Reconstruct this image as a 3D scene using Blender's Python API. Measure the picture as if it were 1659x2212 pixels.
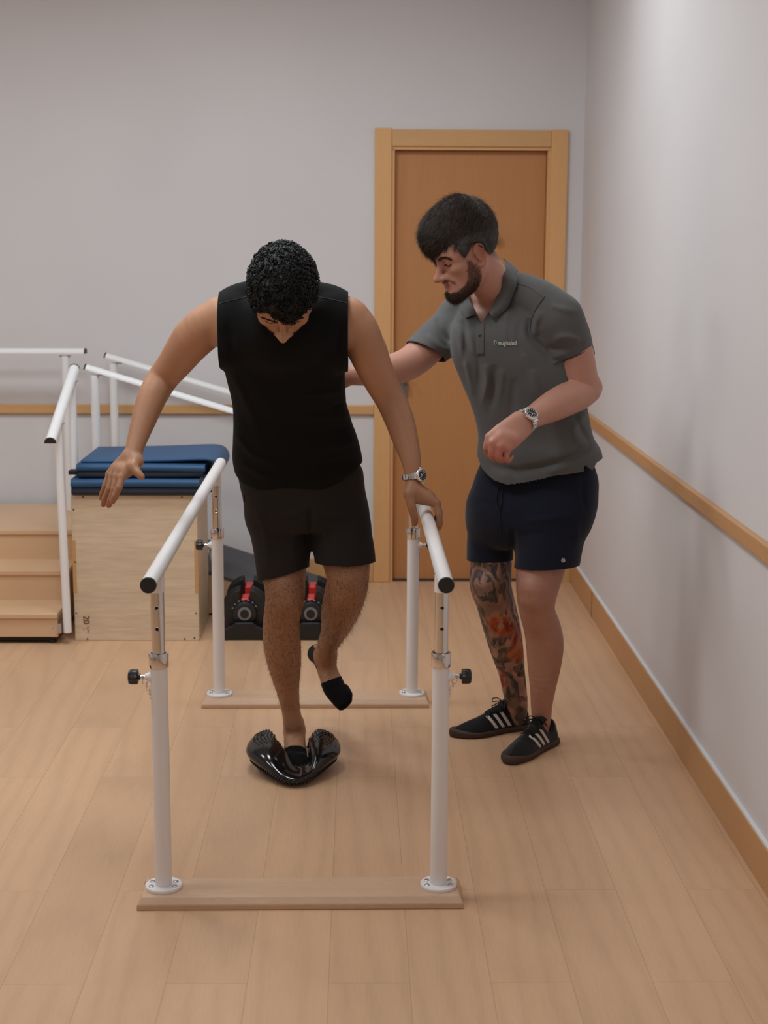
import bpy, math, random
import numpy as np
from mathutils import Vector, Matrix
from mathutils.bvhtree import BVHTree
random.seed(7); RNG = np.random.default_rng(7)
QV = 1.0            # voxel size factor of the sculpted figures (1 = final)
SC = bpy.context.scene
for o in list(bpy.data.objects): bpy.data.objects.remove(o)

# ------------------------------------------------------------------ camera
F_PX, PITCH, YAW, ROLL, CAM_H = 3211.8, .1774, .018, .005, 1.6
_fw = np.array([math.sin(YAW)*math.cos(PITCH), math.cos(YAW)*math.cos(PITCH), -math.sin(PITCH)])
_rt = np.array([math.cos(YAW), -math.sin(YAW), 0.]); _up = np.cross(_rt, _fw)
RT = _rt*math.cos(ROLL)+_up*math.sin(ROLL); UP = -_rt*math.sin(ROLL)+_up*math.cos(ROLL); FW = _fw
CAM = np.array([0, 0, CAM_H])
def at(px, py, Y):
    d = FW+RT*(px-829.5)/F_PX-UP*(py-1106)/F_PX
    return CAM+d*Y/d[1]
def mpp(px, py, Y): return float(np.linalg.norm(at(px+1, py, Y)-at(px, py, Y)))
cd = bpy.data.cameras.new('camera'); cam = bpy.data.objects.new('camera', cd); SC.collection.objects.link(cam)
cam.matrix_world = Matrix(((RT[0], UP[0], -FW[0], 0), (RT[1], UP[1], -FW[1], 0), (RT[2], UP[2], -FW[2], CAM_H), (0, 0, 0, 1)))
cd.sensor_fit = 'VERTICAL'; cd.sensor_height = 36; cd.sensor_width = 27; cd.lens = F_PX/2212*36
cd.clip_start = .05; cd.dof.use_dof = True; cd.dof.focus_distance = 4.15; cd.dof.aperture_fstop = 4.5
SC.camera = cam
SC.view_settings.view_transform = 'Standard'; SC.view_settings.look = 'None'
SC.view_settings.gamma = 1; SC.view_settings.use_curve_mapping = False
SC.view_settings.exposure = -.45
# ------------------------------------------------------------------ light
w = bpy.data.worlds.new('world'); SC.world = w; w.use_nodes = True
w.node_tree.nodes['Background'].inputs[0].default_value = (.9, .92, 1, 1)
w.node_tree.nodes['Background'].inputs[1].default_value = .05
CEIL = 3.0
def panel(x, y, sx, sy, power, col=(.90, .98, 1.02), z=CEIL-.02, rot=None, spread=180):
    l = bpy.data.lights.new('ceiling_light', 'AREA'); l.shape = 'RECTANGLE'; l.size = sx; l.size_y = sy
    l.energy = power; l.color = col; l.spread = math.radians(spread)
    o = bpy.data.objects.new('ceiling_light', l); o.location = (x, y, z)
    if rot: o.rotation_euler = rot
    SC.collection.objects.link(o)
PW = 21
for x, y, f in [(-2.3, 5.2, .95), (-.55, 5.1, 1.4), (.42, 5.2, .42), (-.7, 3.7, 1.3), (-2.3, 3.5, .95), (-.3, 1.5, .55), (-1.9, 1.3, .35), (-.5, -.6, .5), (-2.2, -.8, .5)]:
    panel(x, y, .6, .6, PW*f)

# ------------------------------------------------------------------ helpers
def srgb(r, g, b):
    f = lambda c: (c/255/12.92) if c/255 <= .04045 else ((c/255+.055)/1.055)**2.4
    return (f(r), f(g), f(b), 1)
ORG = {}
def link(o): SC.collection.objects.link(o)
def empty(name, loc, label=None, cat=None, group=None):
    o = bpy.data.objects.new(name, None); o.location = loc; link(o); o.empty_display_size = .1
    ORG[o.name] = np.array(loc, float)
    if label: tag(o, label, cat, group)
    return o
def tag(o, label, cat=None, group=None, kind=None):
    o['label'] = label
    if cat: o['category'] = cat
    if group: o['group'] = group
    if kind: o['kind'] = kind
    return o
def mesh(name, V, F, mat=None, parent=None, smooth=True, label=None, kind=None, autos=None):
    V = np.asarray(V, dtype=np.float64).reshape(-1, 3)
    org = ORG[parent.name] if parent is not None else np.zeros(3)
    V = V-org
    me = bpy.data.meshes.new(name)
    if isinstance(F, np.ndarray):
        n, k = F.shape
        me.vertices.add(len(V)); me.vertices.foreach_set('co', V.astype(np.float32).ravel())
        me.loops.add(n*k); me.loops.foreach_set('vertex_index', F.astype(np.int32).ravel())
        me.polygons.add(n); me.polygons.foreach_set('loop_start', np.arange(0, n*k, k, dtype=np.int32))
        me.update(calc_edges=True); me.validate()
    else:
        me.from_pydata([tuple(v) for v in V], [], F); me.update()
    me.polygons.foreach_set('use_smooth', np.full(len(me.polygons), smooth))
    if autos:
        me.update()
        try: me.set_sharp_from_angle(angle=math.radians(autos))
        except Exception: pass
    o = bpy.data.objects.new(name, me); link(o)
    if mat: me.materials.append(mat)
    if parent is not None: o.parent = parent; ORG[o.name] = org
    else: ORG[o.name] = org
    if label: o['label'] = label
    if kind: o['kind'] = kind
    return o
def bevel(o, w, seg=2, ang=35):
    m = o.modifiers.new('bevel', 'BEVEL'); m.width = w; m.segments = seg; m.limit_method = 'ANGLE'; m.angle_limit = math.radians(ang)
    return o
class MB:
    def __init__(s): s.V = []; s.F = []
    def add(s, V, F):
        b = len(s.V); s.V += [tuple(v) for v in V]; s.F += [tuple(i+b for i in f) for f in F]; return s
    def box(s, x0, x1, y0, y1, z0, z1, M=None):
        V = [np.array((x, y, z), float) for x in (x0, x1) for y in (y0, y1) for z in (z0, z1)]
        if M is not None: V = [M(v) for v in V]
        return s.add(V, [(0, 1, 3, 2), (4, 6, 7, 5), (0, 4, 5, 1), (2, 3, 7, 6), (0, 2, 6, 4), (1, 5, 7, 3)])
    def prism(s, poly, axis_a, axis_b, ext0, ext1):   # poly 2D in plane (a,b); extrude from vector ext0 to ext1
        n = len(poly); a = np.array(axis_a, float); b = np.array(axis_b, float)
        V = [np.array(ext0)+p[0]*a+p[1]*b for p in poly]+[np.array(ext1)+p[0]*a+p[1]*b for p in poly]
        F = [tuple(range(n))[::-1], tuple(range(n, 2*n))]+[(i, (i+1) % n, (i+1) % n+n, i+n) for i in range(n)]
        return s.add(V, F)
    def tube(s, P, r, n=20, cap=True, closed=False):
        P = [np.array(p, float) for p in P]; m = len(P)
        R = [r]*m if np.isscalar(r) else list(r)
        T = []
        for i in range(m):
            a = P[(i-1) % m] if (closed or i > 0) else P[i]; b = P[(i+1) % m] if (closed or i < m-1) else P[i]
            t = b-a; T.append(t/(np.linalg.norm(t)+1e-12))
        u = np.cross(T[0], (0, 0, 1) if abs(T[0][2]) < .9 else (0, 1, 0)); u /= np.linalg.norm(u)
        V = []
        for i in range(m):
            u = u-T[i]*u.dot(T[i]); u /= np.linalg.norm(u)+1e-12; v = np.cross(T[i], u)
            for k in range(n):
                a = 2*math.pi*k/n; V.append(P[i]+R[i]*(math.cos(a)*u+math.sin(a)*v))
        F = []
        for i in range(m if closed else m-1):
            for k in range(n):
                a = i*n+k; b = i*n+(k+1) % n; c = ((i+1) % m)*n+(k+1) % n; d = ((i+1) % m)*n+k
                F.append((a, b, c, d))
        if cap and not closed: F += [tuple(range(n))[::-1], tuple(range((m-1)*n, m*n))]
        return s.add(V, F)
    def lathe(s, prof, origin, axis=(0, 0, 1), n=32):  # prof: (r, h)
        ax = np.array(axis, float); ax /= np.linalg.norm(ax); o = np.array(origin, float)
        return s.tube([o+ax*h for r, h in prof], [max(r, 1e-5) for r, h in prof], n) if False else s._lathe(prof, o, ax, n)
    def _lathe(s, prof, o, ax, n):
        u = np.cross(ax, (0, 0, 1) if abs(ax[2]) < .9 else (0, 1, 0)); u /= np.linalg.norm(u); v = np.cross(ax, u)
        V = []; 
        for r, h in prof:
            for k in range(n):
                a = 2*math.pi*k/n; V.append(o+ax*h+max(r, 1e-5)*(math.cos(a)*u+math.sin(a)*v))
        F = [(i*n+k, i*n+(k+1) % n, (i+1)*n+(k+1) % n, (i+1)*n+k) for i in range(len(prof)-1) for k in range(n)]
        F += [tuple(range(n))[::-1], tuple(range((len(prof)-1)*n, len(prof)*n))]
        return s.add(V, F)
    def build(s, name, mat, parent=None, smooth=False, **k): return mesh(name, s.V, s.F, mat, parent, smooth, **k)

# ------------------------------------------------------------------ materials
def nmat(name, col, rough=.5, metal=0, spec=.5, sss=0, coat=0):
    m = bpy.data.materials.new(name); m.use_nodes = True; b = m.node_tree.nodes['Principled BSDF']
    b.inputs['Base Color'].default_value = col; b.inputs['Roughness'].default_value = rough; b.inputs['Metallic'].default_value = metal
    b.inputs['Specular IOR Level'].default_value = spec
    if coat: b.inputs['Coat Weight'].default_value = coat; b.inputs['Coat Roughness'].default_value = .1
    if sss:
        b.inputs['Subsurface Weight'].default_value = sss; b.inputs['Subsurface Radius'].default_value = (1, .35, .2); b.inputs['Subsurface Scale'].default_value = .006
    return m
class NG:
    def __init__(s, m): s.t = m.node_tree; s.b = s.t.nodes['Principled BSDF']
    def n(s, typ, **k):
        x = s.t.nodes.new(typ)
        for a, v in k.items():
            if hasattr(x, a): setattr(x, a, v)
        return x
    def l(s, a, b): s.t.links.new(a, b)
    def coord(s, scale=(1, 1, 1), rot=(0, 0, 0), loc=(0, 0, 0)):
        g = s.n('ShaderNodeNewGeometry'); mp = s.n('ShaderNodeMapping'); mp.inputs['Scale'].default_value = scale
        mp.inputs['Rotation'].default_value = rot; mp.inputs['Location'].default_value = loc
        s.l(g.outputs['Position'], mp.inputs['Vector']); return mp.outputs[0]
    def noise(s, vec, scale, detail=3, rough=.5, dist=0):
        x = s.n('ShaderNodeTexNoise'); x.inputs['Scale'].default_value = scale; x.inputs['Detail'].default_value = detail
        x.inputs['Roughness'].default_value = rough; x.inputs['Distortion'].default_value = dist; s.l(vec, x.inputs['Vector']); return x.outputs['Fac']
    def ramp(s, fac, stops, interp='LINEAR'):
        r = s.n('ShaderNodeValToRGB'); r.color_ramp.interpolation = interp; e = r.color_ramp.elements
        while len(e) < len(stops): e.new(.5)
        for i, (p, c) in enumerate(stops): e[i].position = p; e[i].color = c
        s.l(fac, r.inputs[0]); return r.outputs[0]
    def mix(s, fac, a, b, mode='MIX'):
        m = s.n('ShaderNodeMix'); m.data_type = 'RGBA'; m.blend_type = mode
        for v, i in ((fac, 0), (a, 6), (b, 7)):
            if hasattr(v, 'links'): s.l(v, m.inputs[i])
            else: m.inputs[i].default_value = v
        return m.outputs[2]
    def math(s, op, a, b=0., clamp=False):
        m = s.n('ShaderNodeMath'); m.operation = op; m.use_clamp = clamp
        for v, i in ((a, 0), (b, 1)):
            if hasattr(v, 'links'): s.l(v, m.inputs[i])
            else: m.inputs[i].default_value = v
        return m.outputs[0]
    def attr(s, name):
        a = s.n('ShaderNodeAttribute'); a.attribute_name = name; return a.outputs['Fac']
    def bump(s, h, strength=.2, dist=.002):
        b = s.n('ShaderNodeBump'); b.inputs['Strength'].default_value = strength; b.inputs['Distance'].default_value = dist
        s.l(h, b.inputs['Height']); s.l(b.outputs[0], s.b.inputs['Normal'])
    def col(s, c): s.l(c, s.b.inputs['Base Color'])
def G(v): return (v, v, v, 1)
def mul(c, k): return (c[0]*k, c[1]*k, c[2]*k, 1)
def wood(name, c, grain='x', scale=1., contrast=.12, rough=.45, spec=.35):
    m = nmat(name, c, rough, spec=spec); g = NG(m)
    st = {'x': (1.2, 14, 14), 'y': (14, 1.2, 14), 'z': (14, 14, 1.2)}[grain]
    v = g.coord(tuple(a*scale for a in st))
    n1 = g.noise(v, 2.2, 4, .6, .8); v2 = g.coord(tuple(a*scale*4 for a in st)); n2 = g.noise(v2, 6, 3)
    a = g.ramp(n1, [(.3, mul(c, 1-contrast)), (.55, c), (.75, mul(c, 1+contrast*.8))])
    a = g.mix(.5, a, g.ramp(n2, [(.35, mul(c, 1-contrast)), (.65, mul(c, 1+contrast*.6))])); g.col(a)
    g.bump(n2, .08, .001); return m
def paint(name, c, rough=.75, var=.03, spec=.3):
    m = nmat(name, c, rough, spec=spec); g = NG(m); n = g.noise(g.coord(), 1.3, 2)
    g.col(g.ramp(n, [(.3, mul(c, 1-var)), (.7, mul(c, 1+var))])); n2 = g.noise(g.coord(), 180, 2); g.bump(n2, .06, .001); return m
M = {}
M['wall'] = paint('wall_paint', srgb(219, 215, 216))
M['ceiling'] = paint('ceiling_paint', srgb(226, 222, 218))
M['white'] = nmat('white_enamel', srgb(236, 231, 229), .28, spec=.5)
M['chrome'] = nmat('chrome', (.74, .70, .66, 1), .09, 1)
M['steel'] = nmat('zinc_steel', (.55, .56, .6, 1), .25, 1)
M['blackcap'] = nmat('black_plastic', srgb(34, 31, 30), .45)
M['black'] = nmat('black_gloss_plastic', srgb(26, 27, 29), .3)
M['dark'] = nmat('dark_void', srgb(8, 7, 7), .6)
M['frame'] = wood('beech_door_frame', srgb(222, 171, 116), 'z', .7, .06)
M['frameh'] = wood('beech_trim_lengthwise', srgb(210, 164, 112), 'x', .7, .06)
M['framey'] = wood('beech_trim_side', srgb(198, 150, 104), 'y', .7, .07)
M['door'] = wood('beech_door_leaf', srgb(190, 133, 84), 'z', 1.0, .06)
M['plank'] = wood('oiled_beech_plank', srgb(208, 172, 142), 'x', 1.6, .12)
M['stair'] = wood('beech_steps', srgb(219, 181, 144), 'x', .6, .05)
M['ply'] = wood('birch_plywood', srgb(222, 199, 170), 'x', .30, .17)
M['plyedge'] = wood('plywood_edge', srgb(205, 158, 108), 'z', 1, .08)
# ------------------------------------------------------------------ implicit-surface sculpting
def catmull(P, R=None, sub=4, closed=False):
    P = np.asarray(P, float); n = len(P)
    if n < 3: return (P, None if R is None else np.asarray(R, float))
    X = P if R is None else np.concatenate([P, np.asarray(R, float).reshape(n, -1)], 1)
    out = []
    for i in range(n-1):
        p0 = X[max(i-1, 0)]; p1 = X[i]; p2 = X[i+1]; p3 = X[min(i+2, n-1)]
        for s in range(sub):
            t = s/sub
            out.append(.5*((2*p1)+(-p0+p2)*t+(2*p0-5*p1+4*p2-p3)*t*t+(-p0+3*p1-3*p2+p3)*t**3))
    out.append(X[-1]); out = np.array(out)
    if R is None: return out, None
    return out[:, :P.shape[1]], out[:, P.shape[1]:].squeeze()
def unit(v): v = np.asarray(v, float); return v/np.linalg.norm(v)
class SDF:
    def __init__(s): s.p = []
    def _add(s, subs, k, op): s.p.append((subs, k, op))
    def chain(s, P, R, k=.01, op='u', flat=None, sub=4, smooth=True):
        """P points, R radii; flat=(normal, factor): thickness along normal divided by factor"""
        P = np.asarray(P, float); R = np.full(len(P), float(R)) if np.isscalar(R) else np.asarray(R, float)
        if smooth and len(P) > 2 and sub > 1: P, R = catmull(P, R, sub)
        subs = []
        for i in range(len(P)-1):
            a, b, ra, rb = P[i], P[i+1], R[i], R[i+1]
            rm = max(ra, rb); subs.append((np.minimum(a, b)-rm, np.maximum(a, b)+rm, s._seg(a, b, ra, rb, flat)))
        s._add(subs, k, op); return s
    @staticmethod
    def _seg(a, b, ra, rb, flat):
        a = a.astype(np.float32); b = b.astype(np.float32); ba = b-a; L = float(ba@ba)+1e-12
        n = None if flat is None else unit(flat[0]).astype(np.float32); f = None if flat is None else float(flat[1])
        def fn(P):
            q = P-a; t = np.clip((q@ba)/L, 0, 1); v = q-t[:, None]*ba; r = ra+(rb-ra)*t
            l = np.sqrt((v*v).sum(1))+1e-9
            if n is None: return l-r
            vn = v@n; l2 = np.sqrt(np.maximum(l*l+(f*f-1)*vn*vn, 1e-12)); return (l2-r)*l/l2
        return fn
    def ell(s, c, r, A=None, k=.01, op='u'):
        c = np.asarray(c, float).astype(np.float32); r = np.asarray(r, float); A_ = np.eye(3) if A is None else np.asarray(A, float)  # rows = axes
        m = float(max(r)); A32 = A_.astype(np.float32); r32 = r.astype(np.float32)
        def fn(P):
            q = (P-c)@A32.T; k0 = np.sqrt(((q/r32)**2).sum(1))+1e-9; k1 = np.sqrt(((q/(r32*r32))**2).sum(1))+1e-9
            return k0*(k0-1)/k1
        s._add([(c-m, c+m, fn)], k, op); return s
    def loft(s, S, k=.02, op='u', e=2.3, capk=.03, sub=5):
        """S rows: z, cx, cy, hw, hd, yaw  (increasing z)"""
        S = np.asarray(sorted(map(tuple, S)), float); D, _ = catmull(S, None, sub)
        z = D[:, 0]; z0, z1 = z[0], z[-1]
        def fn(P):
            pz = P[:, 2]; zi = np.clip(pz, z0, z1); g = [np.interp(zi, z, D[:, j]) for j in range(1, 6)]
            x = P[:, 0]-g[0]; y = P[:, 1]-g[1]; c = np.cos(g[4]); sn = np.sin(g[4])
            u = x*c+y*sn; v = -x*sn+y*c; a = np.abs(u)/g[2]; b = np.abs(v)/g[3]
            r0 = (a**e+b**e)**(1/e)+1e-6; l = np.sqrt(u*u+v*v)+1e-6
            d = np.where(l > 1e-3, (r0-1)*l/r0, -np.minimum(g[2], g[3])); d = np.maximum(d, -np.minimum(g[2], g[3]))
            cap = np.maximum(pz-z1, z0-pz); h = np.maximum(capk-np.abs(d-cap), 0)/capk
            return np.maximum(d, cap)+h*h*capk/4
        m = max(D[:, 3].max(), D[:, 4].max()); lo = np.array([D[:, 1].min()-m, D[:, 2].min()-m, z0]); hi = np.array([D[:, 1].max()+m, D[:, 2].max()+m, z1])
        s._add([(lo, hi, fn)], k, op); return s
    def func(s, fn, lo=(-9, -9, -9), hi=(9, 9, 9), op='f', k=.01):
        s._add([(np.array(lo, float), np.array(hi, float), fn)], k, op); return s
    def eval(s, P, lo, hi, margin=.03, far=.5):
        P = P.astype(np.float32); d = np.full(len(P), far, np.float32)
        for subs, k, op in s.p:
            e = None; mg = margin+k
            for l, h, fn in subs:
                if (l-mg < hi).all() and (h+mg > lo).all():
                    v = fn(P); e = v if e is None else np.minimum(e, v)
            if e is None: continue
            if op == 'u': h_ = np.maximum(k-np.abs(d-e), 0)/k; d = np.minimum(d, e)-h_*h_*k/4
            elif op == 's': e = -e; h_ = np.maximum(k-np.abs(d-e), 0)/k; d = np.maximum(d, e)+h_*h_*k/4
            elif op == 'i': h_ = np.maximum(k-np.abs(d-e), 0)/k; d = np.maximum(d, e)+h_*h_*k/4
            elif op == 'f': d = d+e
        return d
    def mesh(s, h, n=16):
        h = h*QV
        lo = np.min([l for su, k, op in s.p if op == 'u' for l, _, _ in su], 0)-.02; hi = np.max([u for su, k, op in s.p if op == 'u' for _, u, _ in su], 0)+.02
        B = h*n; nb = np.ceil((hi-lo)/B).astype(int); G0 = np.stack(np.meshgrid(*[np.arange(k) for k in nb], indexing='ij'), -1).reshape(-1, 3)
        C = lo+(G0+.5)*B; act = np.zeros(len(C), bool)
        # centre test in slabs so that culling works
        for ix in range(nb[0]):
            for iy in range(0, nb[1], 4):
                m = (G0[:, 0] == ix) & (G0[:, 1] >= iy) & (G0[:, 1] < iy+4); idx = np.nonzero(m)[0]
                for j in range(0, len(idx), 16):
                    q = idx[j:j+16]; c = C[q]; d = s.eval(c, c.min(0), c.max(0), margin=B*1.6); act[q] = np.abs(d) < B*.87*1.6
        t = np.arange(n+1); loc = np.stack(np.meshgrid(t, t, t, indexing='ij'), -1).reshape(-1, 3)
        dims = nb*n+2; key = lambda c: (c[..., 0]*dims[1]+c[..., 1])*dims[2]+c[..., 2]
        VK = []; VP = []; FK = []
        for b in G0[act]:
            g0 = b*n; P = lo+(g0+loc)*h; d = s.eval(P, P[0], P[-1], margin=.012+h)
            if d.min() > 0 or d.max() < 0: continue
            D = d.reshape(n+1, n+1, n+1); In = D < 0
            c8 = [In[i:n+i, j:n+j, k:n+k] for i in (0, 1) for j in (0, 1) for k in (0, 1)]
            cnt = sum(x.astype(np.int8) for x in c8); cells = np.argwhere((cnt > 0) & (cnt < 8))
            if len(cells):
                acc = np.zeros((len(cells), 3)); num = np.zeros(len(cells))
                for ax in range(3):
                    o1, o2 = [a for a in range(3) if a != ax]
                    for p in (0, 1):
                        for q in (0, 1):
                            a = cells.copy(); a[:, o1] += p; a[:, o2] += q; b2 = a.copy(); b2[:, ax] += 1
                            da = D[a[:, 0], a[:, 1], a[:, 2]]; db = D[b2[:, 0], b2[:, 1], b2[:, 2]]; m = (da < 0) != (db < 0)
                            tt = np.where(m, da/(da-db+1e-20), 0); pt = a.astype(float); pt[:, ax] += tt
                            acc[m] += pt[m]; num[m] += 1
                VP.append(lo+(g0+acc/num[:, None])*h); VK.append(key(cells+g0))
            for ax in range(3):
                o1, o2 = (ax+1) % 3, (ax+2) % 3
                sl = [slice(0, n+1)]*3; sl[ax] = slice(0, n); A = In[tuple(sl)]; sl[ax] = slice(1, n+1); Bb = In[tuple(sl)]
                E = np.argwhere(A != Bb); E = E[(E[:, o1] < n) & (E[:, o2] < n)]
                if not len(E): continue
                fl = A[E[:, 0], E[:, 1], E[:, 2]]; E = E+g0
                qd = []
                for p, q in ((-1, -1), (0, -1), (0, 0), (-1, 0)):
                    c = E.copy(); c[:, o1] += p; c[:, o2] += q; qd.append(key(c))
                qd = np.stack(qd, 1); qd[~fl] = qd[~fl][:, ::-1]; FK.append(qd)
        VK = np.concatenate(VK); VP = np.concatenate(VP); FK = np.concatenate(FK)
        o = np.argsort(VK); VK = VK[o]; VP = VP[o]
        I = np.searchsorted(VK, FK); I = np.clip(I, 0, len(VK)-1); ok = (VK[I] == FK).all(1); Fq = I[ok]
        for _ in range(2): VP = relax(VP, Fq, .5)
        return VP, Fq
def relax(V, F, w):
    E = np.concatenate([F[:, [0, 1]], F[:, [1, 2]], F[:, [2, 3]], F[:, [3, 0]]]); acc = np.zeros_like(V); n = np.zeros(len(V))
    for a, b in ((0, 1), (1, 0)):
        for j in range(3): acc[:, j] += np.bincount(E[:, a], V[E[:, b], j], len(V))
        n += np.bincount(E[:, a], minlength=len(V))
    n = np.maximum(n, 1); L = acc/n[:, None]; return V+w*(L-V)
def normals(V, F):
    a = V[F[:, 2]]-V[F[:, 0]]; b = V[F[:, 3]]-V[F[:, 1]]; fn = np.cross(a, b); N = np.zeros_like(V)
    for j in range(3):
        for c in range(4): N[:, j] += np.bincount(F[:, c], fn[:, j], len(V))
    return N/(np.linalg.norm(N, axis=1)[:, None]+1e-12), fn
def compact(V, F):
    u, inv = np.unique(F, return_inverse=True); return V[u], inv.reshape(F.shape), u
def clip(V, F, fn, keep_neg=True):
    """keep the part where fn<0, snapping the border vertices onto fn=0"""
    d = fn(V); m = (d[F] < 0).any(1); F = F[m]; V = V.copy(); idx = np.unique(F); idx = idx[d[idx] > 0]
    if len(idx):
        p = V[idx]; e = 1e-4; g = np.stack([(fn(p+np.eye(3)[j]*e)-fn(p-np.eye(3)[j]*e))/(2*e) for j in range(3)], 1)
        g2 = (g*g).sum(1)+1e-9; V[idx] = p-g*(d[idx]/g2)[:, None]
    V, F, _ = compact(V, F); return V, F
def submesh(V, F, mask, off):
    N, _ = normals(V, F); m = mask[F].all(1); V2 = V+N*(off if np.isscalar(off) else off[:, None]); V3, F3, _ = compact(V2, F[m]); return V3, F3
def sample(V, F, n, mask=None):
    N, fn = normals(V, F); a = np.linalg.norm(fn, axis=1)
    if mask is not None: a = a*mask[F].mean(1)
    f = RNG.choice(len(F), n, p=a/a.sum()); u = RNG.random((n, 1)); v = RNG.random((n, 1)); q = F[f]
    P = (V[q[:, 0]]*(1-u)+V[q[:, 1]]*u)*(1-v)+(V[q[:, 3]]*(1-u)+V[q[:, 2]]*u)*v
    Nn = fn[f]/(a[f][:, None]*0+np.linalg.norm(fn[f], axis=1)[:, None]+1e-12); return P, Nn
def strands(P, rad, sides=3, taper=True):
    """P (n, S, 3) polylines -> thin tubes"""
    n, S, _ = P.shape; T = np.gradient(P, axis=1); T /= np.linalg.norm(T, axis=2, keepdims=True)+1e-12
    ref = np.where(np.abs(T[:, :1, 2:]) < .8, np.array([0, 0, 1.]), np.array([0, 1., 0])); U = np.cross(T, ref); U /= np.linalg.norm(U, axis=2, keepdims=True)+1e-12
    W = np.cross(T, U); tp = np.linspace(1, .15, S) if taper else np.ones(S); r = (rad if np.isscalar(rad) else rad[:, None])*tp
    r = np.broadcast_to(r, (n, S)); V = np.stack([P+r[..., None]*(math.cos(2*math.pi*k/sides)*U+math.sin(2*math.pi*k/sides)*W) for k in range(sides)], 2)
    V = V.reshape(-1, 3); base = (np.arange(n)[:, None, None]*S+np.arange(S-1)[None, :, None])*sides; k = np.arange(sides)[None, None, :]; k2 = (k+1) % sides
    F = np.stack([base+k, base+k2, base+sides+k2, base+sides+k], -1).reshape(-1, 4); return V, F
def smask(x, a, b): return np.clip((x-a)/(b-a), 0, 1)
def setattr_f(o, name, vals):
    at_ = o.data.attributes.new(name, 'FLOAT', 'POINT'); at_.data.foreach_set('value', np.asarray(vals, np.float32))
def noise3(P, f, seed=0):
    r = np.random.default_rng(seed); o = 0
    for i in range(6):
        k = r.normal(size=3); k /= np.linalg.norm(k); o = o+np.sin((P@k)*f*(1+.35*i)+r.random()*6.28)/(1+.3*i)
    return o/3.2
# ------------------------------------------------------------------ the room
XR, YB, XL, YF = 1.04, 7.02, -4.2, -2.6
def struct(name, V, F, mat, parent=None):
    o = mesh(name, V, F, mat, parent, False)
    if parent is None: o['kind'] = 'structure'
    return o
def slab(name, x0, x1, y0, y1, z0, z1, mat): 
    b = MB().box(x0, x1, y0, y1, z0, z1); return struct(name, b.V, b.F, mat)
# laminate floor: boards run away from the camera
fm = nmat('laminate_floor', srgb(196, 150, 115), .42, spec=.32); g = NG(fm)
pos = g.coord(); sep = g.n('ShaderNodeSeparateXYZ'); g.l(pos, sep.inputs[0]); cmb = g.n('ShaderNodeCombineXYZ')
g.l(g.math('ADD', sep.outputs['Y'], .35), cmb.inputs[0]); g.l(g.math('ADD', sep.outputs['X'], .062), cmb.inputs[1])
bt = g.n('ShaderNodeTexBrick'); g.l(cmb.outputs[0], bt.inputs['Vector'])
for k, v in (('Scale', 1.), ('Mortar Size', .0009), ('Mortar Smooth', .2), ('Bias', 0.), ('Brick Width', 1.29), ('Row Height', .179)): bt.inputs[k].default_value = v
bt.offset = .37; bt.inputs['Color1'].default_value = G(0.); bt.inputs['Color2'].default_value = G(1.); bt.inputs['Mortar'].default_value = G(.5)
base = srgb(209, 168, 133)
tone = g.ramp(bt.outputs['Color'], [(0, mul(base, .965)), (1, mul(base, 1.03))])
off = g.n('ShaderNodeVectorMath'); off.operation = 'ADD'; mp = g.n('ShaderNodeVectorMath'); mp.operation = 'MULTIPLY'
g.l(bt.outputs['Color'], mp.inputs[0]); mp.inputs[1].default_value = (7.3, 3.1, 0); g.l(g.coord((1, 1, 1)), off.inputs[0]); g.l(mp.outputs[0], off.inputs[1])
st = g.n('ShaderNodeMapping'); st.inputs['Scale'].default_value = (9, 1.1, 1); g.l(off.outputs[0], st.inputs[0])
w1 = g.n('ShaderNodeTexWave'); w1.wave_type = 'RINGS'; w1.rings_direction = 'SPHERICAL'; w1.inputs['Scale'].default_value = .55; w1.inputs['Distortion'].default_value = 11
w1.inputs['Detail'].default_value = 3; w1.inputs['Detail Scale'].default_value = .7; g.l(st.outputs[0], w1.inputs['Vector'])
ringc = g.ramp(w1.outputs['Fac'], [(.0, G(.94)), (.3, G(.985)), (1, G(1.012))])
st2 = g.n('ShaderNodeMapping'); st2.inputs['Scale'].default_value = (60, 3.5, 1); g.l(off.outputs[0], st2.inputs[0])
fine = g.ramp(g.noise(st2.outputs[0], 3, 4, .65), [(.35, G(.955)), (.6, G(1.02))])
c1 = g.mix(1, tone, ringc, 'MULTIPLY'); c1 = g.mix(1, c1, fine, 'MULTIPLY')
big = g.ramp(g.noise(pos, .9, 2), [(.35, G(.97)), (.65, G(1.03))]); c1 = g.mix(1, c1, big, 'MULTIPLY')
seam = g.math('MULTIPLY', bt.outputs['Fac'], .36)
c1 = g.mix(seam, c1, srgb(120, 84, 58)); g.col(c1)
g.bump(g.noise(st2.outputs[0], 6, 2), .05, .001)
slab('floor', XL, XR, YF, YB, -.05, 0, fm)
wb = MB()
DX0, DX1, DZ = .076, .965, 2.126      # outer size of the door frame
FWD = .078                            # architrave width
OX0, OX1, OZ = DX0+.03, DX1-.03, DZ-.03
wb.box(XL, OX0, YB, YB+.12, 0, CEIL); wb.box(OX1, XR+.12, YB, YB+.12, 0, CEIL); wb.box(OX0, OX1, YB, YB+.12, OZ, CEIL)
struct('wall_back', wb.V, wb.F, M['wall'])
slab('wall_right', XR, XR+.12, YF, YB, 0, CEIL, M['wall'])
slab('wall_left', XL-.12, XL, YF, YB, 0, CEIL, M['wall'])
slab('wall_front', XL, XR, YF-.12, YF, 0, CEIL, M['wall'])
slab('ceiling', XL, XR, YF, YB, CEIL, CEIL+.1, M['ceiling'])
bevel(slab('baseboard_back', XL, DX0, YB-.013, YB, 0, .115, M['frameh']), .003)
bevel(slab('baseboard_right', XR-.014, XR, 3.9-6.4, YB-.013, 0, .113, M['framey']), .003)
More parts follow.
